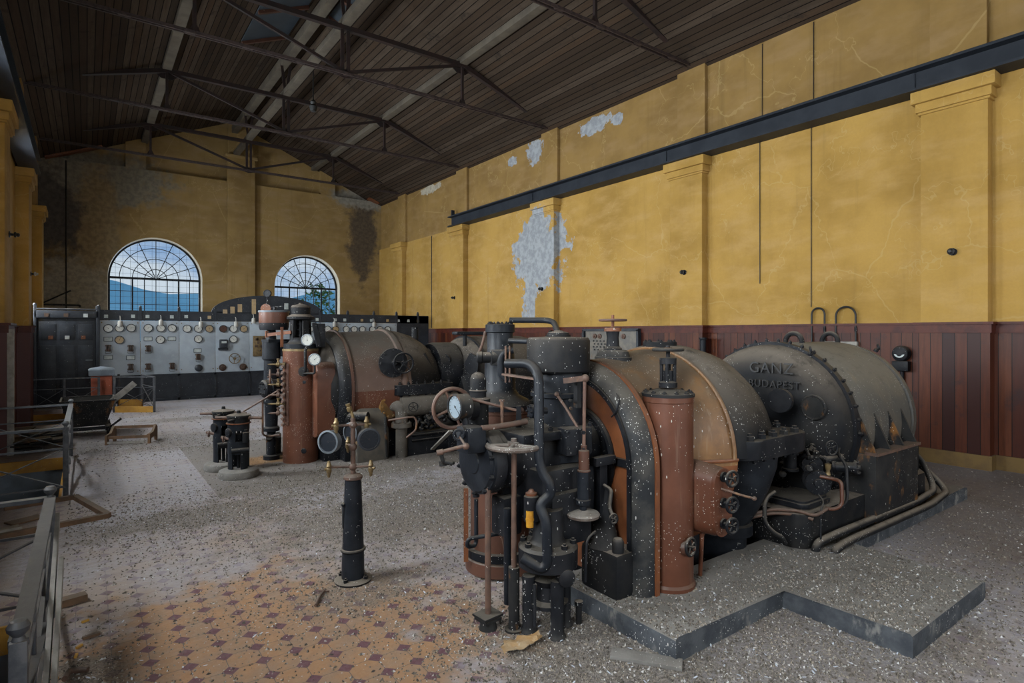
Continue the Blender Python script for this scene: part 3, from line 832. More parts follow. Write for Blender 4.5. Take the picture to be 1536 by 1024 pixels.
# lagging manifold box with three small valves
m = MB(); c = (2.985, 0, .615)
ov = [(c[0]-.085, c[2]-.12)] ; 
ov = arc(0, .11, .085, 0, PI, 12) + arc(0, -.11, .085, PI, 2*PI, 12)
R0 = [(c[0]+a, 2.02, c[2]+b) for a, b in ov]; R1 = [(c[0]+a*1.05, 2.04, c[2]+b*1.04) for a, b in ov]; R2 = [(c[0]-.03+a*1.25, 2.25, c[2]+.01+b*1.12) for a, b in ov]
m.loft([R0, R1, R2]); nb = m.build('manifold_box', BROWN, T)
m = MB(); m.loft([[(c[0]+a*1.02, 2.0, c[2]+b*1.02) for a, b in ov], [(c[0]+a*1.02, 2.022, c[2]+b*1.02) for a, b in ov]]); m.hexs([(c[0]+a*.86, 2.002, c[2]+b*.93) for a, b in ov[1::4]], (0, -1, 0), .006, .006)
m.build('cover_plate', BROWN, nb)
for k, z in enumerate((.765, .615, .495)):
    m = MB(); m.cyl((2.98, 2.0, z), (2.98, 1.945, z), .012); m.lathe([(.03, 0), (.03, .012)], (2.98, 2.0, z), (0, -1, 0), 12)
    s = m.build('valve_spindle', IRON, nb)
    wheel('handwheel', (2.98, 1.94, z), (-.2, -1, 0), .042, .009, IRON_DUSTY if k == 0 else IRON, nb, 5)
MB().tube([(2.96, 2.0, .70), (3.02, 1.90, .672), (3.06, 1.86, .66)], .007).sphere((3.065, 1.855, .658), .013).build('lever', RODRUST, nb)
m = MB(); m.tube([V((3.006, 2.137, 0.412)), V((2.990, 2.149, 0.392)), V((3.023, 2.187, 0.122))], .013, .03); m.tube([V((3.068, 2.092, 0.432)), V((3.000, 2.142, 0.420))], .016); m.build('drain_pipe', BROWN, T)
# standing column at the front with its stop valve
S = MB().lathe([(.158, 0), (.158, .02), (.146, .035), (.146, 1.08), (.151, 1.085), (.151, 1.115)], (2.80, 2.25, PZ), (0, 0, 1), 36).build('standing_column', BROWN, T)
m = MB().lathe([(.154, 0), (.154, .018), (.10, .03), (.07, .04), (0, .04)], (2.80, 2.25, PZ+1.115), (0, 0, 1), 36); m.bolts((2.80, 2.25, PZ+1.131), (0, 0, 1), .132, 12, .014, .014); m.build('column_flange', IRON_RUST, S)
m = MB(); z0 = PZ+1.165
m.lathe([(.055, 0), (.055, .03), (.03, .04), (.03, .10)], (2.80, 2.25, z0), (0, 0, 1), 16)
for a in range(4): m.cyl((2.80+.038*math.cos(a*1.57+.5), 2.25+.038*math.sin(a*1.57+.5), z0), (2.80+.038*math.cos(a*1.57+.5), 2.25+.038*math.sin(a*1.57+.5), z0+.15), .011, None, 8)
m.lathe([(.05, .14), (.05, .175), (.02, .18), (.012, .18), (.012, .25)], (2.80, 2.25, z0), (0, 0, 1), 16)
m.build('valve_yoke', IRON, S)
wheel('handwheel', (2.80, 2.25, z0+.225), Z, .085, .010, IRON_RUST, S, 4, .022, 1)
m = MB(); m.lathe([(.045, 0), (.045, .03), (.018, .035), (.012, .08)], V((2.774, 2.134, 0.363)), (.55, -.83, 0), 14); m.build('drain_valve', BROWN_D, S)
wheel('handwheel', V((2.784, 2.077, 0.378)), (.1, -1, .05), .048, .009, IRON_DUSTY, S, 5)
# valve on top of the casing
m = MB()
for z, k in ((0, 1.0), (.012, 1.0), (.02, .93), (.05, .85), (.065, .72)): pass
m.loft([[(2.85+.085*k*p[0], YC+.15*k*p[1], 1.425+z) for p in arc(0, 0, 1, 0, 2*PI, 24)[:-1]] for z, k in ((-.05, 1.0), (.012, 1.0), (.016, .92), (.05, .84), (.062, .7))])
tv = m.build('top_valve_pad', IRON_RUST, T)
MB().lathe([(.062, 0), (.062, .015), (.045, .03), (.040, .09), (.046, .13)], (2.85, YC, 1.48), (0, 0, 1), 14).build('valve_body', IRON, tv)
MB().lathe([(.058, 0), (.058, .022), (.02, .026), (.010, .03), (.010, .11)], (2.85, YC, 1.61), (0, 0, 1), 18).build('valve_cap', ORANGE, tv)
wheel('handwheel', (2.85, YC, 1.685), Z, .088, .008, BROWNWHEEL, tv, 4)
m = MB(); m.lathe([(.12, -.05), (.12, .02), (0, .02)], (3.33, YC, 1.515), (0, 0, 1), 24); m.bolts((3.33, YC, 1.53), (0, 0, 1), .10, 8, .013, .014); m.build('inspection_cover', IRON_DUSTY, T)
# governor column
GX, GY = 2.30, 2.67
gc = MB().lathe([(.205, .86), (.205, .90), (.165, .94), (.150, .97), (.150, 1.215), (.168, 1.222), (.168, 1.245), (.150, 1.25), (.142, 1.37)], (GX, GY, 0), (0, 0, 1), 36).build('governor_column', IRON_CLEAN, T)
m = MB().lathe([(.0, 1.365), (.180, 1.365), (.190, 1.375), (.190, 1.555), (.178, 1.572), (.07, 1.577), (.065, 1.60), (.03, 1.61), (.02, 1.615), (0, 1.615)], (GX, GY, 0), (0, 0, 1), 40); m.build('governor_cap', IRON_DUSTY, gc)
m = MB().lathe([(.075, 0), (.075, .01), (.05, .012)], (GX, GY, 1.577), (0, 0, 1), 14); m.bolts((GX, GY, 1.578), (0, 0, 1), .06, 6, .009, .01); m.build('cap_boss', IRON_DUSTY, gc)
MB().bolts((GX, GY, 1.245), (0, 0, 1), .16, 10, .009, .010).build('flange_bolt', IRON, gc)
m = MB(); q = V((2.215, 2.431, 0.996)); m.box(q, (.17, .11, .15), rz=-.2, bev=.015); m.hexs([V((2.138, 2.401, 1.053)), V((2.138, 2.401, 0.965)), V((2.206, 2.351, 1.053)), V((2.206, 2.351, 0.965))], (-.5, -.8, 0), .012, .012); m.build('gear_box', IRON, T)
m = MB(); m.box(V((2.268, 2.466, 1.252)), (.03, .03, .16)); m.hexs([V((2.228, 2.484, 1.215)), V((2.231, 2.482, 1.170))], (-.5, -.8, 0), .010, .02); m.build('guide_rail', IRON_RUST, gc)
MB().tube([V((2.170, 2.539, 1.252)), V((2.197, 2.506, 1.196)), V((2.247, 2.383, 1.007))], .008).sphere(V((2.173, 2.536, 1.249)), .014).build('linkage_rod', RODRUST, gc)
m = MB().bar(V((2.193, 2.485, 1.328)), V((2.212, 2.346, 1.350)), .035, .03); m.sphere(V((2.215, 2.344, 1.350)), .022); m.build('rocker_arm', RODRUST, gc)
# spring rod with sleeve and dished handwheel
rd = MB().cyl(V((2.212, 2.346, 1.339)), V((2.209, 2.349, 0.965)), .0095).build('regulating_rod', BROWNWHEEL, T)
m = MB(); q = V((2.209, 2.349, 0.837)); m.lathe([(.031, .0), (.036, .002), (.036, .008), (.030, .012), (.030, .115), (.016, .12), (.016, .145)], q, (0, 0, 1), 18); m.build('sleeve', BROWN_D, rd)
q = V((2.206, 2.351, 0.672)); m = MB().lathe([(.020, -.045), (.020, -.02), (.038, -.014), (.042, .012), (.034, .016), (.034, .165)], q, (0, 0, 1), 20); m.build('spindle_housing', IRON_CLEAN, rd)
q = V((2.206, 2.351, 0.606)); m = MB().lathe([(.022, .02), (.03, .016), (.084, .008), (.092, -.002), (.088, -.016), (.02, -.02)], q, (0, 0, 1), 30); m.build('dished_handwheel', WHEELTOP, rd)
# main bearing barrel with bolted end cover
bz = .885
b0 = MB().lathe([(.10, 1.745), (.172, 1.755), (.182, 1.77), (.182, 1.83), (.172, 1.84), (.172, 2.0), (.205, 2.06), (.215, 2.2), (.205, 2.36), (.18, 2.58)], (0, 2.72, bz), XA, 40).build('bearing_barrel', IRON, T)
m = MB().lathe([(0, 1.715), (.06, 1.716), (.065, 1.722), (.13, 1.722), (.16, 1.73), (.168, 1.745), (.178, 1.747), (.178, 1.77)], (0, 2.72, bz), XA, 40); m.bolts((1.746, 2.72, bz), (-1, 0, 0), .172, 10, .013, .018, .3); m.build('end_cover', IRON_CLEAN, b0)
m = MB(); m.box((2.12, 2.6, 1.03), (.50, .30, .05), bev=.01); m.box((2.18, 2.58, .70), (.40, .30, .30), bev=.03); m.hexs([(1.98+.1*i, 2.48, 1.055) for i in range(5)], r=.014); m.build('bearing_cap', IRON, T)
MB().box(V((1.982, 2.762, 0.855)), (.2, .2, .34), bev=.02).build('side_bracket', IRON, T)
m = MB(); m.box(V((2.403, 2.393, 0.866)), (.16, .05, .05), bev=.006); m.box(V((2.409, 2.426, 0.685)), (.06, .06, .30)); m.build('side_bracket', IRON, T)
# square block and box under the gauge
m = MB(); m.box(V((1.666, 2.647, 1.031)), (.12, .12, .14), bev=.016); m.cyl(V((1.581, 2.623, 1.079)), V((1.705, 2.655, 1.055)), .03); m.torus(V((1.570, 2.618, 1.067)), (-.6, -.8, 0), .026, .007, 16, 6); m.build('oil_block', IRON_CLEAN, T)
m = MB(); m.tube([V((1.581, 2.623, 1.054)), V((1.577, 2.563, 1.019)), V((1.574, 2.565, 0.998))], .007); m.cyl(V((1.472, 2.641, 0.984)), V((1.580, 2.561, 1.019)), .010); m.sphere(V((1.580, 2.561, 1.015)), .018); m.cyl(V((1.460, 2.649, 0.981)), V((1.485, 2.630, 0.988)), .015); m.build('trip_lever', RODRUST, T)
m = MB(); m.tube([V((1.487, 2.654, 0.966)), V((1.493, 2.650, 0.928)), V((1.578, 2.687, 0.907))], .011, .02); m.cyl(V((1.501, 2.644, 0.932)), V((1.534, 2.619, 0.921)), .013); m.cyl(V((1.507, 2.676, 0.932)), V((1.510, 2.674, 0.904)), .022); m.build('trip_link', IRON_RUST, T)
m = MB(); m.tube([V((1.699, 2.598, 1.092)), V((1.793, 2.591, 1.091)), V((1.985, 2.575, 1.104))], .016); m.build('cross_pipe', RODRUST, T)
gs = MB().lathe([(.062, 0), (.062, .05), (.05, .055)], V((1.804, 2.831, 1.166)), (-1, 0, 0), 20); gs.tube([V((1.676, 2.739, 1.138)), V((1.688, 2.730, 1.083))], .02); gs.build('gauge_bracket', IRON, T)
gauge(V((1.631, 2.747, 1.195)), (-1, -.06, 0), .069, .075, BRASS, DIALBLUE, T, needle=-.7, mat=IRON_RUST)
# oil dome
do = MB().lathe([(.062, -.16), (.062, -.005), (.072, 0), (.072, .022), (.048, .03), (.048, .06), (.052, .062), (.052, .07), (.047, .075), (.047, .135), (.036, .162), (.018, .174), (0, .177)], V((1.847, 2.861, 1.194)), (0, 0, 1), 24); do.cyl(V((1.788, 2.818, 1.138)), V((1.838, 2.868, 1.128)), .028); do.build('oil_dome', IRON_DUSTY, T)
m = MB(); m.cyl(V((1.735, 2.820, 1.233)), V((1.991, 2.632, 1.153)), .0085); m.sphere(V((1.991, 2.632, 1.161)), .016); m.build('governor_lever', BROWNWHEEL, T)
m = MB(); m.cyl(V((1.874, 2.656, 1.216)), V((1.874, 2.656, 1.089)), .009); m.lathe([(.015, 0), (.015, .012)], V((1.874, 2.656, 1.216))); m.build('guide_pin', RODRUST, T)
m = MB(); m.prism([(-.018, 0), (.018, 0), (.012, .12), (-.012, .12)], V((1.967, 2.625, 1.070)), V((.807, -.59, 0)), Z, .03); m.build('lever_fork', IRON, T)
m = MB(); m.lathe([(.038, 0), (.038, .02), (.018, .022), (.018, .10)], V((1.939, 2.485, 1.174)), (.75, -.2, 0), 16); m.bolts(V((1.939, 2.485, 1.174)), (-.75, .2, 0), .029, 6, .007, .008); m.build('pipe_flange', IRON_CLEAN, T)
wv = wheel('starting_handwheel', V((1.768, 3.018, 1.149)), (-.25, -1, .0), .118, .012, BROWNWHEEL, T, 4, .025)
MB().cyl(V((1.758, 3.001, 1.152)), V((2.020, 3.106, 1.078)), .014).build('wheel_spindle', IRON, T)
# rear valve column over a lagged cylinder
cx, cy = 2.27, 3.24
lc = MB().lathe([(.235, .02), (.235, .10), (.225, .11), (.20, .12), (.20, 1.06), (.207, 1.065), (.207, 1.10)], (cx, cy, 0), (0, 0, 1), 36).build('lagged_cylinder', BROWN_D, T)
MB().lathe([(.209, 0), (.209, .014)], (cx, cy, 1.09), (0, 0, 1), 36).build('brass_band', BRASS, lc)
MB().lathe([(.24, 0), (.24, .05), (.2, .05)], (cx, cy, .12), (0, 0, 1), 36).build('base_ring', IRON, lc)
MB().box(V((2.001, 3.244, 0.345)), (.03, .012, .48), rz=-.6).build('edge_strip', ORANGE, lc)
vc = MB().lathe([(.215, 1.09), (.215, 1.12), (.19, 1.15), (.13, 1.18), (.105, 1.22), (.105, 1.38), (.095, 1.46), (.088, 1.47), (.088, 1.60), (.10, 1.605), (.10, 1.655), (.085, 1.66), (0, 1.66)], (cx, cy, 0), (0, 0, 1), 32).build('valve_column', IRON_CLEAN, T)
MB().bolts((cx, cy, 1.655), (0, 0, 1), .075, 8, .013, .014).build('column_bolt', IRON_DUSTY, vc)
m = MB(); m.lathe([(.05, -.02), (.05, .06), (.035, .065), (.035, .12), (.04, .125), (.04, .15), (.03, .16)], V((2.159, 3.067, 1.441)), V((-.80, .55, 0)), 18); m.box(V((2.145, 3.077, 1.441)), (.09, .09, .10), rz=.5, bev=.012); m.build('side_boss', IRON_DUSTY, vc)
m = MB(); k = [V((2.103, 2.860, 1.494)), V((2.060, 2.891, 1.486)), V((2.040, 2.906, 1.441)), V((2.040, 2.906, 1.344)), V((2.063, 2.889, 1.319)), V((2.096, 2.865, 1.319))]; m.tube(k, .022, .04); m.build('yoke_loop', IRON_CLEAN, vc)
m = MB()
for px in (0, 1): m.cyl(V((2.045, 2.86, 1.30)) + X*.03*px, V((2.045, 2.86, 1.52)) + X*.03*px, .006)
m.build('guide_rod', RODRUST, vc)
MB().bar(V((2.025, 2.855, 1.351)), V((2.087, 2.624, 1.335)), .035, .012).build('rusty_link', RODRUST, vc)
m = MB(); m.tube([V((2.292, 3.155, 1.685)), V((2.462, 2.907, 1.683)), V((2.323, 2.699, 1.596)), V((2.293, 2.659, 1.572))], .019, .09, 12); m.build('upper_pipe', IRON_CLEAN, T)
MB().tube([V((2.230, 3.077, 1.548)), V((2.277, 2.918, 1.545))], .018).build('short_pipe', IRON_CLEAN, T)
# steam pipe dropping in front of the column
m = MB(); m.tube([V((1.924, 2.681, 1.426)), V((1.975, 2.520, 1.431)), V((1.958, 2.433, 1.375)), V((1.923, 2.385, 0.895)), V((1.952, 2.326, 0.804)), V((1.952, 2.326, 0.756)), V((1.901, 2.363, 0.704)), V((1.916, 2.316, 0.626)), V((1.919, 2.313, 0.410)), V((1.894, 2.332, 0.382)), V((1.825, 2.407, 0.433))], .027, .07, 14); m.build('drop_pipe', IRON_CLEAN, T)
# filter pot and yellow oil glass
m = MB(); q = V((1.901, 2.425, 0.706)); m.lathe([(.04, -.10), (.04, .03), (.03, .035)], q, (0, 0, 1), 18); fp = m.build('oil_filter', IRON, T)
MB().lathe([(.030, 0), (.032, .012), (.018, .018), (.012, .03), (0, .03)], q + Z*.035, (0, 0, 1), 14).build('filter_cap', ORANGE, fp)
q = V((1.877, 2.406, 0.582)); MB().lathe([(.0, 0), (.020, 0), (.021, .035), (.023, .036), (.023, .046), (.021, .048), (.021, .085), (0, .085)], q, (0, 0, 1), 18).build('oil_glass', YELLOWCAP, fp)
# pump under the barrel
pz = V((2.017, 2.427, 0.422))
pb = MB().lathe([(.14, -.01), (.16, .0), (.162, .10), (.15, .115), (.10, .12), (.085, .14), (.08, .30)], pz - Z*.07, (0, 0, 1), 32).build('pump_body', IRON, T)
m = MB(); m.bolts(pz + Z*.045, (0, 0, 1), .135, 8, .018, .02); m.build('pump_bolt', IRON_DUSTY, pb)
m = MB(); m.lathe([(.11, .0), (.11, .02), (.07, .03), (.06, .10), (.09, .14)], (pz.x, pz.y, .14), (0, 0, 1), 24); m.lathe([(.04, 0), (.045, .01), (.045, .07), (.02, .08)], V((2.032, 2.329, 0.325)), (-.3, -.95, 0), 16); m.build('pump_foot', IRON, pb)
for dx, dy in ((-.02, -.10), (-.10, .04), (.10, -.02)):
    MB().lathe([(.050, 0), (.046, .012), (.036, .03), (.036, .30)], (pz.x+dx, pz.y+dy, 0), (0, 0, 1), 18).build('pump_leg', IRON, pb)
m = MB(); m.box(V((1.924, 2.681, 0.574)), (.13, .13, .22), bev=.02); m.box(V((2.168, 2.502, 0.574)), (.30, .22, .30), bev=.03); m.build('valve_chest', IRON, T)
# floor pipes and rods among the governor gear
def rod(name, pts, r, mat, bend=.04): return MB().tube(pts, r, bend, 12).build(name, mat, T)
rod('oil_pipe', [V((1.811, 2.826, 0.643)), V((1.811, 2.826, 0.374)), V((1.741, 2.815, 0.385)), V((1.747, 2.811, 0.431)), V((1.953, 2.722, 0.451))], .012, IRON_CLEAN, .03)
rod('oil_pipe', [V((1.869, 2.598, 0.635)), V((1.869, 2.598, 0.110))], .020, IRON_CLEAN)
rod('oil_pipe', [V((1.784, 2.784, 0.669)), V((1.784, 2.784, 0.877))], .020, IRON)
rod('copper_tube', [V((1.909, 2.692, 0.605)), V((1.900, 2.699, 0.461)), V((1.915, 2.688, 0.355))], .004, RODRUST)
rod('drain_tube', [V((2.189, 2.239, 0.541)), V((2.117, 2.230, 0.519)), V((2.111, 2.234, 0.295))], .007, IRON)
rod('drain_tube', [V((1.878, 2.368, 0.294)), V((1.853, 2.336, 0.093))], .009, IRON)
m = MB(); q = V((2.186, 2.366, 0.062)); m.lathe([(.016, 0), (.018, .10), (.024, .105), (.024, .125), (0, .133)], (q.x, q.y, 0), (0, 0, 1), 12); m.build('grease_cup', IRON_DUSTY, T)
# cast foot of the end frame, with its cock
m = MB(); q = V((2.360, 2.263, 0.304)); m.box((2.50, 2.40, .235), (.27, .30, .26), bev=.035); fo = m.build('cast_foot', IRON_DUSTY, T)
m = MB(); m.loft([[(2.44+p[0]*.085*k, 2.44+p[1]*.10*k, z) for p in arc(0, 0, 1, 0, 2*PI, 20)[:-1]] for z, k in ((.36, 1.15), (.42, .95), (.50, .75), (.60, .6), (.70, .5))]); m.build('foot_web', IRON_DUSTY, fo)
MB().lathe([(.032, 0), (.032, .06), (.022, .075), (0, .08)], V((2.301, 2.182, 0.423)), (0, 0, 1), 16).build('foot_stud', IRON_DUSTY, fo)
ck = MB().tube([V((2.406, 2.391, 0.720)), V((2.404, 2.330, 0.707)), V((2.358, 2.302, 0.620)), V((2.351, 2.269, 0.581))], .012, .02).lathe([(.018, 0), (.022, .01), (.022, .03), (.012, .035)], V((2.348, 2.272, 0.577)), (.2, -.6, -.4), 12).build('drain_cock', IRON_DUSTY, T)
wheel('handwheel', V((2.325, 2.239, 0.583)), (-.1, -1, 0), .026, .006, IRON_DUSTY, ck, 5)
MB().tube([V((2.502, 2.383, 1.245)), V((2.485, 2.345, 1.211)), V((2.469, 2.357, 1.141)), V((2.477, 2.401, 1.109))], .005).build('bent_tube', IRON, T)

# floor-standing rods in front of the turbine: separate things
t = thing('handwheel_stand', 'tall rod with a large flat dusty spoked handwheel, standing in front of the near turbine', 'valve stand', V((1.857, 2.520, 0.010)))
p0 = WP[t.name]
MB().cyl((p0.x, p0.y, 0), (p0.x, p0.y, .34), .030, .030).lathe([(.05, 0), (.05, .012)], (p0.x, p0.y, 0)).build('pedestal_tube', IRON_RUST, t)
MB().cyl((p0.x, p0.y, .34), (p0.x, p0.y, .985), .0145).build('spindle', RODRUST, t)
wheel('handwheel', (p0.x, p0.y, .995), Z, .142, .0155, WHEELTOP, t, 5, .032)
t = thing('control_rod', 'plain rust-brown rod with a ball top and square foot, left of the flat dusty handwheel', 'rod', V((1.755, 2.619, 0.014)))
p0 = WP[t.name]
MB().cyl((p0.x, p0.y, .05), (p0.x, p0.y, .955), .0165).sphere((p0.x, p0.y, .965), .022).build('shaft', RODRUST, t)
m = MB(); m.box((p0.x, p0.y, .075), (.13, .11, .014), rz=.1, bev=.004); m.box((p0.x, p0.y, .055), (.11, .10, .012), rz=.1); m.lathe([(.05, 0), (.04, .05)], (p0.x, p0.y, 0)); m.build('foot', IRON_RUST, t)

# ================================================================ near generator
G = thing('generator', 'near black dusty generator with two lifting loops and raised lettering on its end shield', 'generator', (5.2, YC, PZ), 'generators')
gz = .82
MB().lathe([(0, 4.50), (.30, 4.50), (.42, 4.505), (.53, 4.53), (.61, 4.58), (.655, 4.65), (.675, 4.74), (.68, 4.80)], (0, YC, gz), XA, 48, cap=False).build('end_shield', IRON_DUSTY, G)
m = MB().lathe([(.675, 4.79), (.705, 4.79), (.705, 4.86), (.675, 4.86)], (0, YC, gz), XA, 48, cap=False); m.build('ring_flange', IRON, G)
m = MB()
for i in range(22):
    a = PI*(.0+i/21)
    m.lathe([(.016, 0), (.016, .02), (.008, .022), (.008, .03)], (4.825, YC+.703*math.cos(a), gz+.703*math.sin(a)), (0, math.cos(a), math.sin(a)), 6)
m.bm.free()
for i in range(22):
    a = PI*i/21
    MB().lathe([(.016, 0), (.016, .02), (.008, .022), (.008, .03)], (4.825, YC+.703*math.cos(a), gz+.703*math.sin(a)), (0, math.cos(a), math.sin(a)), 6).build('ring_bolt', IRON, G)
MB().lathe([(.675, 4.86), (.69, 4.90), (.695, 5.2), (.695, 5.85), (.665, 5.88), (.665, 5.92), (.69, 5.93), (.68, 6.02), (.64, 6.10), (.5, 6.16), (0, 6.18)], (0, YC, gz), XA, 48, cap=False).build('barrel', pm('barrel_grey', (.05, .048, .044), (.08, .066, .05), 3, .6, rust=(.60, (.13, .085, .045)), rusts=2.5, dust=1.0, dcol=(.165, .15, .125), speck=.25, streak=.2), G)
for x in (5.18, 5.86):
    m = MB(); m.torus((x, YC, gz+.70), XA, .075, .022, 24, 10, -.25, PI+.25, ref=(0, 1, 0)); m.build('lifting_loop', IRON_DUSTY, G)
for q, n in ((V((4.720, 2.371, 1.422)), (-.4, -.3, .85)), (V((5.900, 2.360, 1.427)), (0, -.5, .85))):
    m = MB(); m.torus(q + V(n)*.05, (0.5, -.8, .2), .024, .008, 16, 6); m.lathe([(.02, 0), (.02, .02), (.01, .03)], q, n, 10); m.build('eye_bolt', IRON, G)
m = MB(); q = V((4.515, 2.242, 1.025)); m.torus(q, XA, .088, .012, 32, 8); m.lathe([(.085, 0), (.08, .012), (0, .014)], q, (-1, 0, 0), 28); m.bolts(q - X*.004, (-1, 0, 0), .088, 8, .010, .012); m.build('port_cover', IRON_RUST, G)
MB().lathe([(0, 0), (.050, .005), (.056, .02), (.056, .17), (.044, .205), (.02, .225), (0, .228)], V((4.828, 2.291, 0.694)), (0, 0, 1), 24).build('oil_pot', IRON_CLEAN, G)
m = MB(); m.lathe([(.16, 4.10), (.16, 4.3), (.20, 4.32), (.20, 4.52)], (0, YC, gz-.05), XA, 24); m.lathe([(.09, 0), (.09, .05)], V((4.243, 2.347, 1.090)), (-1, -.2, 0), 18); m.build('shaft_bearing', IRON, G)
m = MB(); m.bolts(V((4.224, 2.337, 1.093)), (-1, -.2, 0), .075, 8, .012, .02); m.build('bearing_bolt', IRON, G)
# raised lettering on the shield
def text(body, c, size, parent, tilt=0, ex=.008):
    cu = bpy.data.curves.new('lettering', 'FONT'); cu.body = body; cu.size = size; cu.extrude = ex; cu.align_x = 'CENTER'; cu.align_y = 'CENTER'; cu.space_character = 1.12
    o = bpy.data.objects.new('lettering', cu); COL.objects.link(o)
    bpy.context.view_layer.update()
    me = bpy.data.meshes.new_from_object(o.evaluated_get(bpy.context.evaluated_depsgraph_get()))
    bpy.data.objects.remove(o); bpy.data.curves.remove(cu)
    me.materials.clear(); me.materials.append(LETTER)
    o = bpy.data.objects.new('raised_lettering', me); COL.objects.link(o)
    Mx = Matrix(((0, 0, -1), (-1, 0, 0), (0, 1, 0)))
    o.rotation_euler = (Mx @ Matrix.Rotation(tilt, 3, 'Z')).to_euler()
    o.parent = parent; o.location = V(c) - WP[parent.name]
    return o
text('GANZ', (4.496, 2.575, 1.31), .125, G); text('BUDAPEST', (4.494, 2.55, 1.18), .085, G)
# frame box, gussets and bedplate
m = MB(); m.box((5.27, YC, .40), (.82, 1.62, .52), bev=.012); m.build('stator_foot', IRON_RUST, G)
MB().prism([(4.86, 1.925), (5.69, 1.925), (5.69, 2.02), (4.86, 2.02)], (0, 0, .655), X, Y, .022).build('foot_ledge', RODRUST, G)
for x in (4.88, 5.14, 5.40, 5.66):
    m = MB(); m.prism([(1.945, .665), (2.16, .665), (2.16, 1.03), (2.10, 1.02)], (x, 0, 0), Y, Z, .022); m.build('gusset', IRON_RUST, G)
m = MB(); m.prism(rrect(5.05, YC+.03, 1.10, .76, .10), (0, 0, PZ-.01), X, Y, .25, bev=.02); m.box((6.0, YC, .42), (.5, 1.25, .26), bev=.02); m.build('bedplate', IRON_DUSTY, G)
# oil pump set on the bedplate
P = thing('oil_pump', 'cluster of black flanged oil pump gear on the bedplate before the near generator', 'pump', (4.25, 2.2, .36))
rnd = random.Random(3)
m = MB(); m.prism(rrect(4.24, 2.22, .20, .16, .06), (0, 0, .36), X, Y, .035, bev=.008); m.prism(rrect(4.24, 2.22, .18, .14, .05), (0, 0, .39), X, Y, .02); m.build('base_tray', IRON, P)
def fcyl(name, c, ax, r, L, mat=IRON):
    m = MB().lathe([(r*1.35, 0), (r*1.35, .018), (r, .02), (r, L-.02), (r*1.35, L-.018), (r*1.35, L), (r*.5, L+.004), (r*.45, L+.02), (0, L+.022)], c, ax, 20)
    m.bolts(V(c)+V(ax).normalized()*L, ax, r*1.15, 6, .008, .010)
    return m.build(name, mat, P)
fcyl('pump_casing', V((4.396, 2.173, 0.508)), (-.80, -.6, 0), .065, .13)
fcyl('pump_casing', V((4.465, 2.247, 0.610)), (-.8, -.6, 0), .055, .12)
fcyl('pump_cylinder', V((4.247, 2.282, 0.572)), (0, 0, 1), .045, .14)
fcyl('pump_cylinder', V((4.561, 2.115, 0.586)), (.3, -.95, .1), .04, .16)
fcyl('valve_body', V((4.477, 2.300, 0.666)), (.9, -.3, 0), .03, .16, IRON_DUSTY)
fcyl('valve_body', V((4.500, 2.160, 0.636)), (.8, -.5, .1), .026, .14, IRON_DUSTY)
fcyl('valve_body', V((4.819, 2.174, 0.708)), (.7, -.7, 0), .045, .10, IRON_DUSTY)
fcyl('valve_body', V((4.883, 2.127, 0.592)), (0, 0, 1), .030, .13, IRON)
m = MB()
for _ in range(16):
    q = V((4.2+rnd.uniform(-.1, .4), 2.24+rnd.uniform(-.12, .25), .44+rnd.uniform(0, .28)))
    m.lathe([(.018, 0), (.028, .005), (.028, .02), (.015, .025), (.012, .06), (.02, .062), (.02, .075)], q, (rnd.uniform(-1, 1), rnd.uniform(-1, 1), rnd.uniform(-.2, 1)), 8)
m.build('pipe_fitting', IRON_DUSTY, P)['kind'] = 'stuff'
wheel('handwheel', V((4.394, 2.051, 0.757)), (-.4, -1, .1), .05, .007, IRON, P, 5)
MB().lathe([(.02, 0), (.012, .03), (.02, .05), (.022, .08), (0, .09)], V((4.374, 2.066, 0.562)), (0, 0, 1), 10).build('oil_cup', BRASS, P)
m = MB(); m.tube([V((4.276, 2.076, 0.564)), V((4.302, 1.995, 0.558)), V((4.296, 1.937, 0.551)), V((4.278, 1.925, 0.393)), V((4.237, 1.956, 0.360)), V((4.204, 2.004, 0.363))], .013, .05); m.build('copper_pipe', BROWN, P)
for k, pts in enumerate(([V((3.602, 2.321, 0.329)), V((3.786, 2.248, 0.351)), V((3.861, 2.194, 0.374)), V((3.981, 2.068, 0.369)), V((4.022, 1.988, 0.345)), V((4.161, 1.974, 0.374))], [V((3.602, 2.321, 0.306)), V((3.880, 2.204, 0.344)), V((4.001, 2.079, 0.335)), V((4.035, 2.004, 0.316))])):
    MB().tube(pts, .012, .08).build('oil_pipe', RODRUST, P)
MB().tube([V((3.868, 2.188, 0.490)), V((3.746, 2.191, 0.464)), V((3.690, 2.158, 0.314)), V((3.725, 2.107, 0.254)), V((3.765, 2.078, 0.231)), V((3.802, 2.075, 0.179))], .015, .06).build('drain_pipe', IRON_DUSTY, P)
MB().tube([V((4.715, 2.126, 0.743)), V((4.585, 2.097, 0.687)), V((4.537, 2.009, 0.619)), V((4.435, 1.959, 0.381)), V((4.333, 1.972, 0.348))], .011, .05).build('riser_pipe', IRON_CLEAN, P)
MB().tube([V((4.166, 2.032, 0.457)), V((4.146, 1.985, 0.425)), V((4.096, 1.984, 0.374)), V((4.056, 1.964, 0.158))], .006, .03).build('thin_tube', IRON, P)
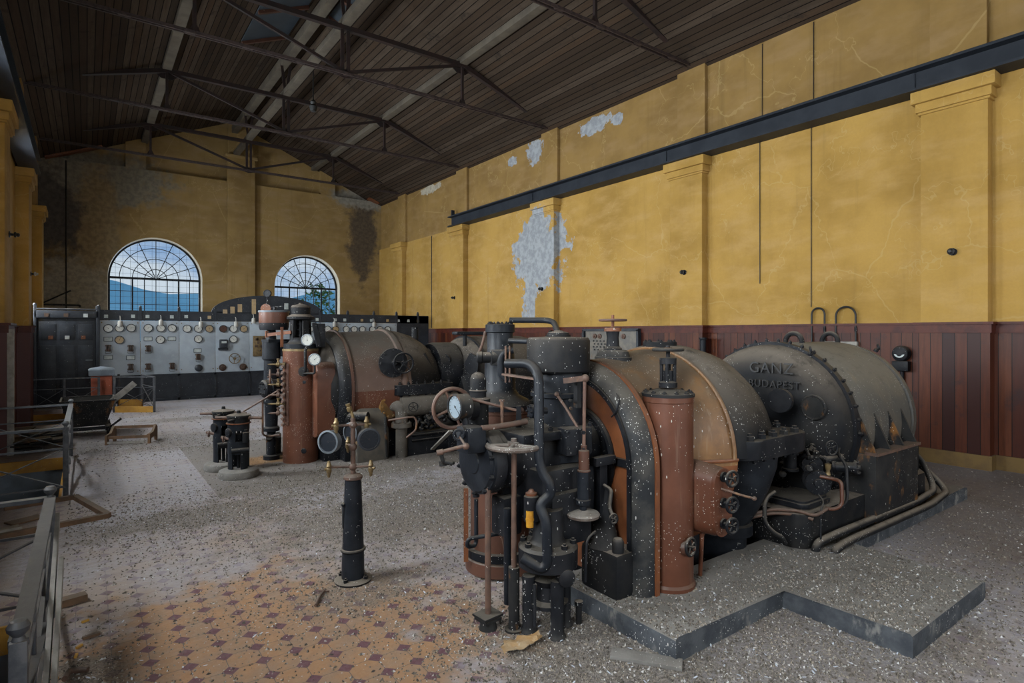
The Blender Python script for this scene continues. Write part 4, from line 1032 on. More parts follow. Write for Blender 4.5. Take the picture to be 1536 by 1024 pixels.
# pair of pipes along the bedplate
for k, pts, l in ((0, [(4.02, 1.99, .05), (4.03, 1.98, .16), (4.25, 1.955, .185), (5.7, 1.955, .17), (6.25, 2.0, .17), (6.32, 2.15, .45), (5.9, 2.3, .56)], 'inner grey floor pipe of the pair along the near generator bedplate'),
                  (1, [(4.10, 1.89, .05), (4.10, 1.89, .13), (4.3, 1.885, .15), (5.8, 1.885, .14), (6.40, 1.95, .14), (6.47, 2.2, .35), (6.3, 2.5, .40)], 'outer grey floor pipe of the pair along the near generator bedplate')):
    tag(MB().tube(pts, .028, .12, 12).build('floor_pipe', IRON_DUSTY), l, 'pipe', 'floor pipes beside the generator')

# ================================================================ far turbine set
y2, z2 = 7.65, .87
U = thing('steam_turbine', 'far brown-grey steam turbine with a tall red-brown cylinder and two white gauges at its front', 'turbine', (3.2, y2, 0), 'steam turbines')
up, lo = halves([(.70, 0), (.735, .03), (.75, .35), (.765, .75), (.765, .78)], 2.64, y2, z2)
up.build('upper_casing', CASE2, U); lo.build('lower_casing', BROWN, U)
m = MB().lathe([(.62, 2.56), (.62, 2.50), (.69, 2.485), (.735, 2.52), (.75, 2.56), (.75, 2.64)], (0, y2, z2), XA, 48, cap=False); m.box((2.5, y2, .15), (.25, .9, .32), bev=.02); m.build('end_frame', IRON, U)
MB().lathe([(.74, 2.62), (.772, 2.62), (.772, 2.65), (.74, 2.65)], (0, y2, z2), XA, 48, cap=False).build('frame_lip', BROWN_D, U)
m = MB(); m.lathe([(.64, 2.55), (.64, 2.48), (.60, 2.42), (.50, 2.36), (.46, 2.35), (.30, 2.26), (0, 2.24)], (0, y2, z2), XA, 36); m.build('end_dome', IRON_DUSTY, U)
m = MB(); m.torus((3.33, y2, z2), XA, .765, .03, 40, 8, 0, PI, ref=(0, 1, 0), fl=1.6); m.build('casing_band', CASE2, U)
up, lo = halves([(.765, 0), (.755, .10), (.70, .30), (.60, .48), (.47, .62), (.35, .70), (0, .72)], 3.40, y2, z2); lo.bm.free()
up.build('exhaust_hood', IRON_DUSTY, U)
m = MB(); m.cyl((3.95, y2-.10, 1.22), (4.10, y2-.10, 1.25), .15); m.tube([(3.72, y2-.52, 1.32), (3.86, y2-.56, 1.05)], .028); m.cyl((3.95, y2+.2, 1.3), (3.95, y2+.2, 1.68), .05); m.build('shaft_neck', IRON_DUSTY, U)
m = MB(); m.prism(rrect(3.60, y2, .42, .84, .06), (0, 0, .80), X, Y, .13, bev=.012); m.build('split_flange', IRON, U)
for i in range(7): MB().hexs([(3.24+.12*i, y2-.79, .93)], r=.022, h=.025).build('flange_bolt', IRON_DUSTY, U); MB().hexs([(3.26+.12*i, y2-.78, .80)], (0, 0, -1), .02, .02).build('flange_nut', IRON, U)
m = MB(); m.loft([[(3.58+p[0]*a, y2+p[1]*b, z) for p in arc(0, 0, 1, 0, 2*PI, 28)[:-1]] for z, a, b in ((.80, .38, .72), (.6, .36, .66), (.3, .3, .5), (0, .3, .5))]); m.build('exhaust_trunk', IRON, U)
m = MB(); m.box((3.25, y2, .16), (1.35, 1.26, .32), bev=.02); m.build('base_frame', IRON, U)
m = MB(); m.prism(rrect(2.36, 7.28, .12, .30, .08), (0, 0, 0), X, Y, .01); m.bm.clear()
m.prism(rrect(7.22, .78, .16, .46, .10), (2.25, 0, 0), Y, Z, .22, bev=.015); m.build('side_lagging', BROWN, U)
# by-pass valve with handwheel on the casing
q = V((3.14, 6.84, 1.22)); ax = V((-.15, -1, 0))
m = MB(); m.lathe([(.15, -.25), (.15, -.03), (.185, -.028), (.185, .01), (.05, .02), (.03, .03), (.02, .10)], q, ax, 28); m.bolts(q + ax*.01, ax, .16, 8, .017, .018); bv = m.build('valve_boss', IRON, U)
wheel('handwheel', q + V((.08, -.13, 0)), ax, .125, .012, IRON, bv, 5, .03)
# tall lagged cylinder
cx, cy = 2.17, 7.46
cyl2 = MB().lathe([(.214, 0), (.212, .02), (.212, 1.38), (.214, 1.40)], (cx, cy, 0), (0, 0, 1), 40).build('lagged_cylinder', BROWN, U)
MB().lathe([(.217, 1.375), (.217, 1.40), (.205, 1.405)], (cx, cy, 0), (0, 0, 1), 40).build('brass_band', BRASS, cyl2)
m = MB(); m.lathe([(.03, 0), (.034, .006), (.02, .012), (0, .012)], V((2.127, 7.179, 0.169)), (-.6, -.8, 0), 12); m.lathe([(.02, 0), (.022, .02), (0, .024)], V((2.134, 7.174, 1.002)), (-.6, -.8, 0), 10); m.build('plug', IRON, cyl2)
gv = MB().lathe([(.195, 1.40), (.205, 1.405), (.205, 1.46), (.16, 1.47), (.135, 1.50), (.125, 1.53)], (cx, cy, 0), (0, 0, 1), 32).build('valve_flange', IRON_CLEAN, U)
m = MB()
for a in range(4):
    b_ = a*PI/2 + .25
    m.bar((cx+.115*math.cos(b_), cy+.115*math.sin(b_), 1.50), (cx+.105*math.cos(b_), cy+.105*math.sin(b_), 1.78), .075, .03, (math.cos(b_), math.sin(b_), 0))
m.lathe([(.13, 0), (.13, .05)], (cx, cy, 1.49), (0, 0, 1), 24); m.lathe([(.13, .0), (.165, .01), (.165, .04), (.115, .07), (.115, .15), (.12, .155), (.10, .185), (.03, .20), (.02, .215), (0, .215)], (cx, cy, 1.76), (0, 0, 1), 28)
m.build('lantern', IRON_DUSTY, gv)
m = MB(); m.cyl((cx, cy, 1.5), (cx, cy, 1.78), .022)
for z in (1.56, 1.63, 1.70): m.lathe([(.045, 0), (.045, .02)], (cx, cy, z), (0, 0, 1), 10)
m.build('spindle', IRON, gv)
m = MB(); m.bar(V((2.272, 7.259, 1.724)), V((2.319, 7.225, 1.427)), .03, .05); m.box(V((2.365, 7.315, 1.567)), (.10, .12, .30), bev=.012); m.build('side_guide', IRON, gv)
# oil pot on its post
pq = V((1.912, 7.709, 1.676))
pp = MB().lathe([(0, -.02), (.13, -.01), (.165, .02), (.172, .05), (.176, .065), (.178, .075), (.178, .20), (.184, .205), (.184, .215), (.172, .216), (.168, .19), (0, .19)], pq - Z*.02, (0, 0, 1), 36).build('oil_pot', BROWN, U)
MB().lathe([(.186, .20), (.187, .222), (.172, .224)], pq - Z*.02, (0, 0, 1), 36, cap=False).build('pot_rim', BEZEL, pp)
MB().lathe([(.166, -.02), (.177, .02), (.177, .07)], pq - Z*.021, (0, 0, 1), 36, cap=False).build('pot_band', IRON, pp)
m = MB(); m.lathe([(0, -.014), (.062, -.014), (.062, .014), (0, .014)], V((1.817, 7.716, 1.901)), V((-.5, -.85, .12)), 24); m.build('leaning_disc', ORANGE, pp)
m = MB(); m.bar(V((1.858, 7.686, 1.918)), V((1.986, 7.592, 1.935)), .012, .012); m.lathe([(.02, 0), (.02, .04)], V((1.905, 7.651, 1.885)), (0, 0, 1), 10); m.build('pot_fitting', IRON, pp)
gb = MB().tube([V((1.831, 7.706, 1.860)), V((1.831, 7.706, 2.044))], .008).build('gauge_stem', IRON, pp)
gauge(V((1.826, 7.685, 2.093)), (-.5, -.86, 0), .045, .03, IRON, GLASSDARK, U, needle=1.0)
px_, py_ = pq.x-.02, pq.y+.05
m = MB(); m.lathe([(.10, 0), (.10, .05), (.055, .06), (.055, .35), (.10, .36), (.10, .40), (.075, .42), (.085, .70), (.12, .72), (.12, .76), (.09, .78), (.09, 1.25), (.11, 1.27), (.11, 1.50), (.06, 1.52), (.05, 1.66)], (px_, py_, 0), (0, 0, 1), 26); m.build('pilot_column', IRON_CLEAN, U)
m = MB(); m.box((px_+.05, py_-.02, 1.50), (.30, .16, .035), rz=.3); m.box((px_+.14, py_-.06, 1.40), (.10, .12, .20), bev=.01); m.build('pilot_bracket', IRON_CLEAN, U)
m = MB(); m.bar(V((1.825, 7.648, 1.575)), V((2.046, 7.425, 1.608)), .035, .04); m.bar(V((1.952, 7.493, 1.674)), V((1.952, 7.493, 1.427)), .02, .03); m.bar(V((1.812, 7.658, 1.625)), V((1.812, 7.658, 1.542)), .04, .03); m.build('red_linkage', ORANGE, U)
# valve manifold with brass cocks
m = MB(); m.bar(V((1.983, 7.371, 1.224)), V((1.983, 7.371, 0.473)), .05, .05, V((.6, .8, 0))); mf = m.build('manifold_bar', BROWN_D, U)
for k, py in enumerate((545, 560, 575, 592, 604, 618)):
    q = V((1.958, 7.365, 1.201)); q = V((q.x, q.y, 1.6 + (499-[546, 561, 576, 592, 605, 619][k])/872*7.1))
    m = MB(); d = V((-.85, .35, 0))
    m.lathe([(.03, 0), (.03, .02), (.016, .025), (.016, .06), (.03, .065), (.03, .10), (.012, .105), (.012, .16), (.004, .20), (0, .20)], q, d, 10); m.lathe([(.012, 0), (.012, .05), (.02, .055), (.02, .07)], q + d.normalized()*.08, (0, 0, 1), 8)
    m.build('brass_cock', BRASS if k % 2 == 0 else RODRUST, mf)
m = MB()
for k in range(11): m.lathe([(.022, 0), (.026, .012), (.018, .02), (.018, .03)], V((1.953, 7.344, 1.186)) + V((-.02, 0, -.07*k)), (-.8, -.5, 0), 8)
m.build('manifold_bolt', RODRUST, mf)
wheel('handwheel', V((1.807, 7.475, 1.063)), (-.92, .2, 0), .085, .011, BROWNWHEEL, U, 4, .02)
m = MB(); m.lathe([(.09, 0), (.11, .02), (.11, .08), (.13, .085), (.13, .11), (.11, .115), (.11, .20)], V((1.753, 7.639, 0.906)), V((.9, .2, 0)), 24); m.bolts(V((1.753, 7.639, 0.906)), V((-.9, -.2, 0)), .07, 6, .012, .014); m.build('stop_valve', IRON, U)
MB().tube([V((1.522, 7.560, 0.653)), V((1.906, 7.403, 0.908))], .011).build('operating_rod', RODRUST, U)
MB().tube([V((1.759, 7.634, 0.766)), V((1.771, 7.687, 0.328)), V((1.838, 7.701, 0.302)), V((1.932, 7.507, 0.337))], .012, .05).build('drain_tube', RODRUST, U)
m = MB()
for px in (404, 417): m.cyl(V((1.851, 7.691, 0.294)) if px == 404 else V((1.939, 7.627, 0.319)), V((1.955, 8.121, 0.000)) if px == 404 else V((2.070, 8.143, 0.000)), .04)
m.build('drain_leg', IRON_RUST, U)
# two white gauges on a tee
tee = MB().tube([V((2.097, 7.077, 1.106)), V((2.095, 7.017, 1.157)), V((2.095, 7.017, 1.394)), V((2.114, 7.003, 1.434))], .018, .03).tube([V((2.088, 7.047, 1.116)), V((2.178, 6.932, 1.119)), V((2.178, 6.932, 1.213))], .012, .02).lathe([(.06, 0), (.06, .03), (.03, .035), (.03, .08)], V((2.118, 7.149, 1.133)), (-.5, -.85, 0), 16).build('gauge_tee', IRON_RUST, U)
gauge(V((2.098, 6.952, 1.514)), (-.50, -.86, 0), .068, .045, BEZEL, DIAL, U, needle=1.57)
gauge(V((2.159, 6.871, 1.287)), (-.50, -.86, 0), .068, .045, BEZEL, DIAL, U, needle=.7)
# rusty pump casing, steam pipe with elbow, condenser drum
m = MB(); m.loft([[(a, b, z) for a, b in rrect(2.88, 7.08, hx, hy, .06)] for z, hx, hy in ((0, .235, .20), (.38, .235, .20), (.42, .22, .19), (.62, .205, .17), (.68, .17, .12))]); m.build('pump_chest', pm('chest_grey', (.05, .046, .042), (.085, .072, .056), 5, .65, rust=(.56, (.24, .12, .03)), rusts=4, dust=.6), U)
MB().box((2.90, 7.03, .695), (.10, .10, .05), bev=.008).build('chest_lid', IRON, U)
m = MB(); m.tube([V((2.612, 7.010, 0.502)), V((2.627, 6.937, 0.575)), V((2.773, 6.769, 0.582))], .055, .04); m.build('chest_pipe', IRON_DUSTY, U)
bp = V((3.28, 6.90, 0))
m = MB(); fq = V((bp.x-.13, bp.y+.05, .665)); fa = V((.30, -.95, 0)); m.lathe([(.165, -.045), (.165, 0), (.085, .008)], fq, fa, 28); m.bolts(fq, fa, .138, 10, .016, .02); m.build('elbow_flange', pm('rust_yellow', (.20, .10, .025), (.09, .06, .035), 6, .7, dust=.4), U)
m = MB(); m.tube([V((bp.x-.16, bp.y+.14, .665)), V((bp.x, bp.y, .665)), V((bp.x, bp.y, .44))], .080, .15, 18); m.build('pipe_elbow', PIPEGREY, U)
m = MB(); m.lathe([(.075, 0), (.075, .38), (.13, .385), (.13, .41), (.128, .415), (.128, .44), (.08, .445)], (bp.x, bp.y, 0), (0, 0, 1), 24); m.bolts((bp.x, bp.y, .44), (0, 0, 1), .11, 8, .013, .014); m.build('pipe_riser', PIPEGREY, U)
m = MB(); m.lathe([(.0, 3.25), (.14, 3.26), (.15, 3.30), (.15, 4.05), (.13, 4.12), (0, 4.14)], (0, 6.95, .66), XA, 28); m.build('oil_cooler', PIPEGREY, U)
wheel('handwheel', V((3.197, 6.396, 0.703)), (-.35, -.94, 0), .055, .008, IRON_DUSTY, U, 5)
rnd = random.Random(8); m = MB()
for _ in range(34):
    q = V((rnd.uniform(3.45, 4.25), rnd.uniform(6.82, 7.0), rnd.uniform(.32, .52)))
    m.lathe([(.02, 0), (.034, .006), (.034, .024), (.018, .03), (.015, .08), (.026, .082), (.026, .10)], q, (rnd.uniform(-1, 1), rnd.uniform(-1, 1), rnd.uniform(-.3, .8)), 8)
m.build('small_fitting', IRON, U)['kind'] = 'stuff'
m = MB(); m.box((3.95, 7.0, .15), (1.2, .26, .30), bev=.015); m.tube([(3.4, 6.85, .27), (4.5, 6.85, .27)], .016); m.tube([(3.4, 6.85, .20), (4.5, 6.85, .20)], .012); m.build('side_step', IRON, U)
MB().tube([V((2.977, 6.620, 0.533)), V((3.110, 6.398, 0.581)), V((3.210, 6.387, 0.581)), V((3.230, 6.372, 0.525)), V((3.223, 6.377, 0.420)), V((3.154, 6.490, 0.322))], .012, .04).build('copper_tube', RODRUST, U)
MB().tube([V((2.965, 6.690, 0.567)), V((2.971, 6.685, 0.321)), V((3.047, 6.816, 0.051))], .018, .03).build('rusty_drain', IRON_RUST, U)
MB().bar(V((3.537, 6.085, 0.420)), V((3.736, 6.979, 0.000)), .05, .02).build('brace', WOODGREY, U)

# ================================================================ far generator
H2 = thing('generator', 'far black generator with a flat bar handle across its top, beyond the near turbine', 'generator', (5.2, 7.5, 0), 'generators')
yc, zc = 7.5, .86
MB().lathe([(0, 4.24), (.20, 4.25), (.36, 4.30), (.50, 4.36), (.60, 4.43), (.66, 4.52), (.675, 4.60)], (0, yc, zc), XA, 40, cap=False).build('end_shield', IRON_DUSTY, H2)
MB().lathe([(.67, 4.58), (.70, 4.58), (.70, 4.63), (.67, 4.63)], (0, yc, zc), XA, 40, cap=False).build('ring_flange', IRON, H2)
MB().lathe([(.675, 4.63), (.69, 4.7), (.69, 5.6), (.66, 5.75), (.5, 5.85), (0, 5.87)], (0, yc, zc), XA, 40, cap=False).build('barrel', IRON_DUSTY, H2)
m = MB(); m.box((4.75, yc-.25, zc+.735), (.95, .16, .05), bev=.022); m.build('top_bar', IRON_CLEAN, H2)
m = MB(); m.cyl((4.45, yc-.25, zc+.55), (4.45, yc-.25, zc+.73), .03); m.cyl((5.1, yc-.25, zc+.60), (5.1, yc-.25, zc+.73), .03); m.build('bar_post', IRON, H2)
m = MB(); q = V((4.08, 7.22, 1.2)); m.lathe([(.12, -.3), (.12, 0), (.11, .02), (0, .02)], q, (-.8, -.6, 0), 24); m.bolts(q + V((-.016, -.012, 0)), (-.8, -.6, 0), .095, 8, .014, .014); m.build('port_cover', IRON, H2)
m = MB(); m.lathe([(.38, 4.0), (.40, 4.05), (.40, 4.35)], (0, yc, zc+.2), XA, 28, cap=True); m.prism([(0, 0), (.10, .16), (.24, .10), (.22, -.12), (.08, -.2)], (4.32, 7.02, 1.16), V((.25, -.5, 0)).normalized(), Z, .04); m.build('bearing_hood', IRON, H2)
m = MB(); m.bar((4.30, 6.9, 1.02), (4.42, 6.74, .25), .22, .05, (-.6, -.8, 0)); m.build('air_duct', IRON_DUSTY, H2)
m = MB(); m.box((5.15, yc, .30), (1.1, 1.5, .60), bev=.015); m.box((4.6, yc, .12), (1.3, 1.4, .24), bev=.015); m.build('bedplate', IRON, H2)
MB().tube([V((3.874, 5.839, 1.616)), V((3.821, 5.816, 1.472)), V((3.755, 5.802, 1.355))], .018).build('rusty_lever', RODRUST, H2)

# ================================================================ switchboard
yb = 15.9
K = thing('switchboard', 'long pale grey marble switchboard with round meters under a black arched frame', 'switchboard', (3.85, yb, 0))
xs = [.22, 1.0, 1.78, 2.56, 3.34, 4.36, 5.14, 5.92, 6.70, 7.40]
for a, b in zip(xs, xs[1:]):
    m = MB(); m.box(((a+b)/2, yb, 1.255), (b-a-.008, .04, 1.25), bev=.004); p = m.build('marble_panel', MARBLE, K)
    m = MB(); m.hexs([(x, yb-.02, z) for x in (a+.05, b-.05) for z in (.72, 1.83)], (0, -1, 0), .014, .008); m.build('panel_screw', BRASS, p)
m = MB()
m.box((4.35, yb+.02, 2.0), (8.2, .05, .23))
ar = arc(0, 0, 1, PI, 0, 32)
am = MB(); 
outer = [(3.85+1.37*c_, 2.11+.45*s_) for c_, s_ in ar]; inner = [(3.85+1.37*c_, 2.10) for c_, s_ in ar]
m.strip(inner, outer, (0, yb-.005, 0), X, Z, -.05)
for x in xs[:4] + xs[6:] + [8.1]: m.box((x, yb+.01, 2.03), (.06, .06, .30)); m.sphere((x, yb+.01, 2.20), .03, seg=10, rg=6)
m.box((3.85, yb-.01, 2.62), (.04, .04, .08))
for x in (8.0,): m.box((7.93, yb+.02, 1.05), (1.06, .05, 2.1))
K_f = m.build('black_frame', BLACKPAINT, K)
m = MB(); m.box((3.8, yb+.02, .315), (7.2, .05, .63))
for x in xs: m.box((x, yb-.01, .315), (.05, .03, .63))
m.box((3.8, yb-.01, .60), (7.2, .03, .05)); m.box((3.8, yb-.01, .03), (7.2, .03, .06))
m.build('lower_skirt', BLACKPAINT, K)
for a, z in ((.35, 1.97), (.86, 1.98), (1.14, 1.98), (1.63, 1.98), (1.93, 1.99), (2.43, 1.98), (5.06, 1.96), (5.56, 1.96), (5.83, 1.96), (6.33, 1.96), (6.61, 1.96), (7.11, 1.96), (7.46, 1.96), (7.78, 1.96), (8.1, 1.96)):
    MB().box((a, yb-.008, z), (.075, .012, .075)).build('lamp_window', PLATE if int(a*100) % 3 else DIALTAN, K)
for a, z, h in ((2.78, 2.13, .10), (2.95, 2.17, .17), (3.12, 2.22, .20), (3.45, 2.27, .38), (4.25, 2.30, .16), (4.55, 2.26, .14)):
    MB().box((a, yb-.012, z), (.10, .01, h)).build('arch_window', DIALTAN if a < 4 else PLATE, K)
gl = [(.39, 1.70), (.60, 1.71), (.82, 1.71), (1.15, 1.71), (1.40, 1.71), (1.63, 1.71), (1.94, 1.70), (2.18, 1.70), (2.42, 1.70), (2.73, 1.70), (2.96, 1.70), (3.20, 1.70), (.60, 1.44), (1.39, 1.44), (2.18, 1.45), (2.96, 1.44)]
gr = [(x, 1.70) for x in (4.60, 4.85, 5.07, 5.33, 5.55, 5.85, 6.08, 6.32, 6.62, 6.85, 7.09)]
rnd = random.Random(2)
for i, (a, z) in enumerate(gl + gr):
    dm = DIALTAN if i in (8, 11, 12, 18, 20) else (BROWN_D if i == 9 else DIAL)
    gauge((a, yb-.06, z), (0, -1, 0), .088, .05, BLACKPAINT, dm, K, needle=rnd.uniform(.3, 2.6), name='meter')
for a, z in ((.39, 1.46), (1.15, 1.46), (1.63, 1.46), (.39, 1.05), (.81, 1.03), (2.17, 1.17)):
    m = MB(); m.box((a, yb-.026, z), (.17, .012, .10), bev=.004); p = m.build('name_plate', BLACKPAINT, K)
    MB().box((a, yb-.034, z), (.15, .006, .08)).build('plate_face', PLATE, p)
for a, z in ((.39, 1.26), (.81, 1.25), (1.15, 1.24), (2.18, 1.02), (.81, .82), (1.15, .82), (1.63, .82)):
    m = MB()
    for k in (-1, 0, 1): m.box((a+k*.032, yb-.07, z), (.02, .10, .15), bev=.006)
    m.box((a, yb-.03, z+.05), (.12, .03, .03)); m.box((a, yb-.03, z-.05), (.12, .03, .03)); p = m.build('knife_switch', SWITCH, K)
    MB().tube([(a-.05, yb-.10, z-.06), (a-.06, yb-.11, z-.12), (a+.06, yb-.11, z-.12), (a+.05, yb-.10, z-.06)], .007, .03, 8).build('switch_handle', BEZEL, p)
m = MB(); m.box((2.73, yb-.09, 1.33), (.18, .14, .22), bev=.03); m.box((2.73, yb-.05, 1.20), (.22, .07, .06)); p = m.build('relay_box', BLACKPAINT, K)
MB().box((2.73, yb-.165, 1.37), (.11, .006, .05)).build('relay_label', PLATE, p)
wheel('handwheel', (2.98, yb-.12, .96), (0, -1, 0), .125, .010, BRASS, K, 3, .035)
for a in (2.72, 3.19):
    m = MB(); m.lathe([(.085, 0), (.085, .02), (.04, .025), (.04, .06), (0, .065)], (a, yb-.02, .74), (0, -1, 0), 24); m.bar((a-.05, yb-.075, .70), (a+.05, yb-.075, .78), .02, .02); m.build('rotary_switch', SWITCH, K)
m = MB(); m.lathe([(.085, 0), (.085, .05), (.06, .07), (0, .075)], (2.19, yb-.02, .75), (0, -1, 0), 24); m.build('dome_switch', BLACKPAINT, K)
m = MB(); m.box((3.57, yb-.05, 1.26), (.30, .06, .52), bev=.01); p = m.build('regulator', BRASS, K)
m = MB()
for k in range(12): m.box((3.57+rnd.uniform(-.11, .11), yb-.09, 1.26+rnd.uniform(-.22, .22)), (rnd.uniform(.03, .08), .04, rnd.uniform(.02, .07)))
m.build('regulator_gear', SWITCH, p)['kind'] = 'stuff'
for a, z in ((.61, 1.83), (1.40, 1.86), (2.23, 1.83), (3.01, 1.84), (3.42, 1.93), (5.50, 1.86), (6.65, 1.86)):
    m = MB(); m.tube([(a, yb-.02, z+.15), (a, yb-.10, z+.13), (a, yb-.11, z+.05)], .008, .03, 8); m.lathe([(.015, .05), (.045, .03), (.05, -.07), (.04, -.09), (0, -.09)], (a, yb-.11, z), (0, 0, 1), 16); m.build('hanging_lamp', PORCELAIN, K)
# black panelled cabinet at the end of the board
B = thing('cabinet', 'black panelled steel cabinet at the left end of the marble switchboard', 'cabinet', (-.34, yb, 0))
m = MB(); m.box((-.34, yb+.14, 1.02), (1.08, .36, 2.04), bev=.008); m.build('body', BLACKPAINT, B)
m = MB(); m.box((-.34, yb-.07, 2.0), (1.12, .07, .16), bev=.01); m.cyl((-.9, yb-.09, 2.11), (.22, yb-.09, 2.11), .018); m.box((.20, yb-.07, 1.1), (.07, .07, 2.2), bev=.008); m.box((-.88, yb-.07, 1.1), (.05, .07, 2.2), bev=.008); m.sphere((-.88, yb-.07, 2.2), .035); m.build('cornice', BLACKPAINT, B)
m = MB(); m.box((-.34, yb-.06, 1.0), (.98, .04, 1.70), bev=.005)
for k in range(3):
    for z, h in ((1.62, .34), (.80, 1.05)): m.box((-.66+.32*k, yb-.082, z), (.26, .012, h), bev=.005)
d = m.build('door', BLACKPAINT, B)
MB().bar((-.02, yb-.10, 1.0), (.11, yb-.10, 1.0), .02, .025).build('handle', BEZEL, d)
for k, a in enumerate((-.62, -.34, -.06)): MB().box((a, yb-.09, 1.50), (.08, .012, .075)).build('inspection_window', ORANGE if k != 1 else PLATE, d)

for k, a in enumerate((-.69, -.36, -.02)): MB().box((a, yb-.108, 1.98), (.08, .012, .075)).build('lamp_window', PLATE if k == 2 else SWITCH, B)

# ================================================================ standing columns and small machinery
g = thing('valve_pedestal', 'nearer of the two short dark iron valve columns with cross handles on the open floor', 'valve column', (1.37, 7.04, 0), 'short valve columns')
gx, gy = 1.37, 7.04
m = MB().lathe([(.205, 0), (.215, .03), (.20, .075), (.16, .09), (.12, .095)], (gx, gy, 0), (0, 0, 1), 32); m.build('base', CONCRETE, g)
m = MB()
RO, RI = .112, .090
def wallseg(a0, a1, z0, z1, n=5):
    m.strip([(RI*math.cos(a0+(a1-a0)*i/n), RI*math.sin(a0+(a1-a0)*i/n)) for i in range(n+1)], [(RO*math.cos(a0+(a1-a0)*i/n), RO*math.sin(a0+(a1-a0)*i/n)) for i in range(n+1)], (gx, gy, z0), X, Y, z1-z0)
for k in range(4): wallseg(k*PI/2+PI*.0, k*PI/2+PI*.24, .09, .26)
wallseg(0, 2*PI, .26, .40, 28)
for k in range(4): wallseg(k*PI/2+PI*.06, k*PI/2+PI*.34, .40, .52)
wallseg(0, 2*PI, .52, .59, 28)
m.build('body', IRON_CLEAN, g)
m = MB(); m.cyl((gx, gy, .09), (gx, gy, .60), .018); m.lathe([(.04, .40), (.045, .42), (.045, .47), (.03, .48)], (gx, gy, 0), (0, 0, 1), 12); m.build('spindle', IRON, g)
MB().lathe([(.115, .59), (.128, .592), (.128, .602), (.115, .604)], (gx, gy, 0), (0, 0, 1), 28).build('rust_ring', ORANGE, g)
m = MB().lathe([(.112, .604), (.118, .66), (.125, .668), (.122, .685), (.06, .70), (.022, .705), (.018, .735), (0, .738)], (gx, gy, 0), (0, 0, 1), 28); m.build('cap', IRON_DUSTY, g)
for s in (-1, 1):
    d = V((.80, -.60, 0))*s
    m = MB(); m.tube([V((gx, gy, .655))+d*.10, V((gx, gy, .652))+d*.26], .016, .02, 10); m.lathe([(.022, .10), (.022, .14)], (gx, gy, .655), d, 10); m.build('cross_handle', RODRUST, g)
m = MB(); d = V((-.55, -.83, 0)); m.tube([V((gx, gy, .645))+d*.10, V((gx, gy, .64))+d*.16+V((-.04, .03, -.01))], .018, .02, 10); m.build('cross_handle', IRON, g)
MB().lathe([(.05, .09), (.05, .13), (.03, .135)], (gx, gy, .50), V((-.95, -.3, 0)), 16).build('side_boss', IRON, g)
MB().cyl(V((gx, gy, .30))+V((-.09, -.09, 0)), V((gx, gy, .31))+V((.08, -.13, 0)), .028).build('cross_pin', IRON, g)
m = MB(); m.lathe([(.035, 0), (.035, .11), (.02, .115), (.018, .14)], V((gx, gy, .39))+V((.05, -.115, 0)), (0, 0, 1), 16); m.build('oil_pot', IRON_DUSTY, g)
m = MB(); m.cyl(V((gx, gy, .42))+V((-.09, .02, 0)), V((gx, gy, .44))+V((-.16, .08, 0)), .018); m.torus(V((gx, gy, .42))+V((-.14, .06, 0)), (-.8, .5, 0), .03, .008, 14, 6); m.build('side_screw', BROWNWHEEL, g)
dup(g, (1.30, 7.53, 0), .12, 'farther of the two short dark iron valve columns, mostly hidden by the nearer one')

# gauge pillar with four gauges on brass cocks
g = thing('gauge_stand', 'slim tapered black pillar carrying dark round gauges on pipe arms, alone on the open floor', 'gauge stand', (1.39, 3.64, 0))
gx, gy = 1.39, 3.64
m = MB().lathe([(.115, 0), (.118, .012), (.10, .022), (.07, .026)], (gx, gy, 0), (0, 0, 1), 32); m.bolts((gx, gy, .02), (0, 0, 1), .09, 4, .014, .02, -.9); m.build('base', IRON_DUSTY, g)
MB().lathe([(.072, .02), (.070, .16), (.068, .20), (.052, .66)], (gx, gy, 0), (0, 0, 1), 36).build('pillar', IRON_CLEAN, g)
m = MB(); m.torus((gx, gy, .205), Z, .070, .011, 32, 8); m.build('ring', IRON_DUSTY, g)
MB().lathe([(.053, .655), (.060, .66), (.060, .675), (.045, .688), (.018, .692)], (gx, gy, 0), (0, 0, 1), 28).build('cap', RODRUST, g)
m = MB(); m.box((gx-.055, gy+.01, .42), (.022, .03, .15), bev=.006); m.sphere((gx-.064, gy, .50), .014); m.build('side_plate', IRON, g)
m = MB(); m.cyl((gx, gy, .685), (gx, gy, 1.05), .0155, None, 14)
for z in (.735, .862, 1.005): m.sphere((gx, gy, z), .026)
rt = V((.807, -.59, 0)); fw = V((.59, .807, 0))
m.build('riser', RODRUST, g)
arms = [(.735, -rt*.8-fw*.35, .15), (.735, rt*.85-fw*.2, .125), (1.005, -rt*.9-fw*.35, .105), (1.005, rt*.9+fw*.35, .085), (.862, -rt*.5+fw*.8, .11)]
for z, d, L in arms:
    d = d.normalized(); p = V((gx, gy, z)); e = p + d*L
    m = MB(); m.tube([p, e + V((0, 0, .012 if z < .8 else 0))], .0085); a = m.build('pipe_arm', RODRUST, g)
    m = MB(); m.lathe([(.012, -.03), (.017, -.02), (.017, .0), (.012, .005), (.018, .018), (.012, .03), (.009, .05)], e, (0, 0, 1), 10); m.cyl(e, e + d*.028, .009); m.lathe([(.006, -.055), (.011, -.045), (.012, -.03)], e, (0, 0, 1), 8); m.build('brass_cock', BRASS, a)
m = MB(); m.tube([(gx, gy, 1.05), V((gx, gy, 1.085)) - rt*.01, V((gx, gy, 1.125)) - rt*.025], .010, .02); m.lathe([(.012, 0), (.018, .01), (.018, .03), (.010, .035), (.016, .045), (.016, .055)], V((gx, gy, 1.09)) - rt*.018, (-.3, .1, 1), 8); m.build('top_cock', BRASS, g)
nrm = (-rt*.28 - fw*.96 + V((0, 0, .05)))
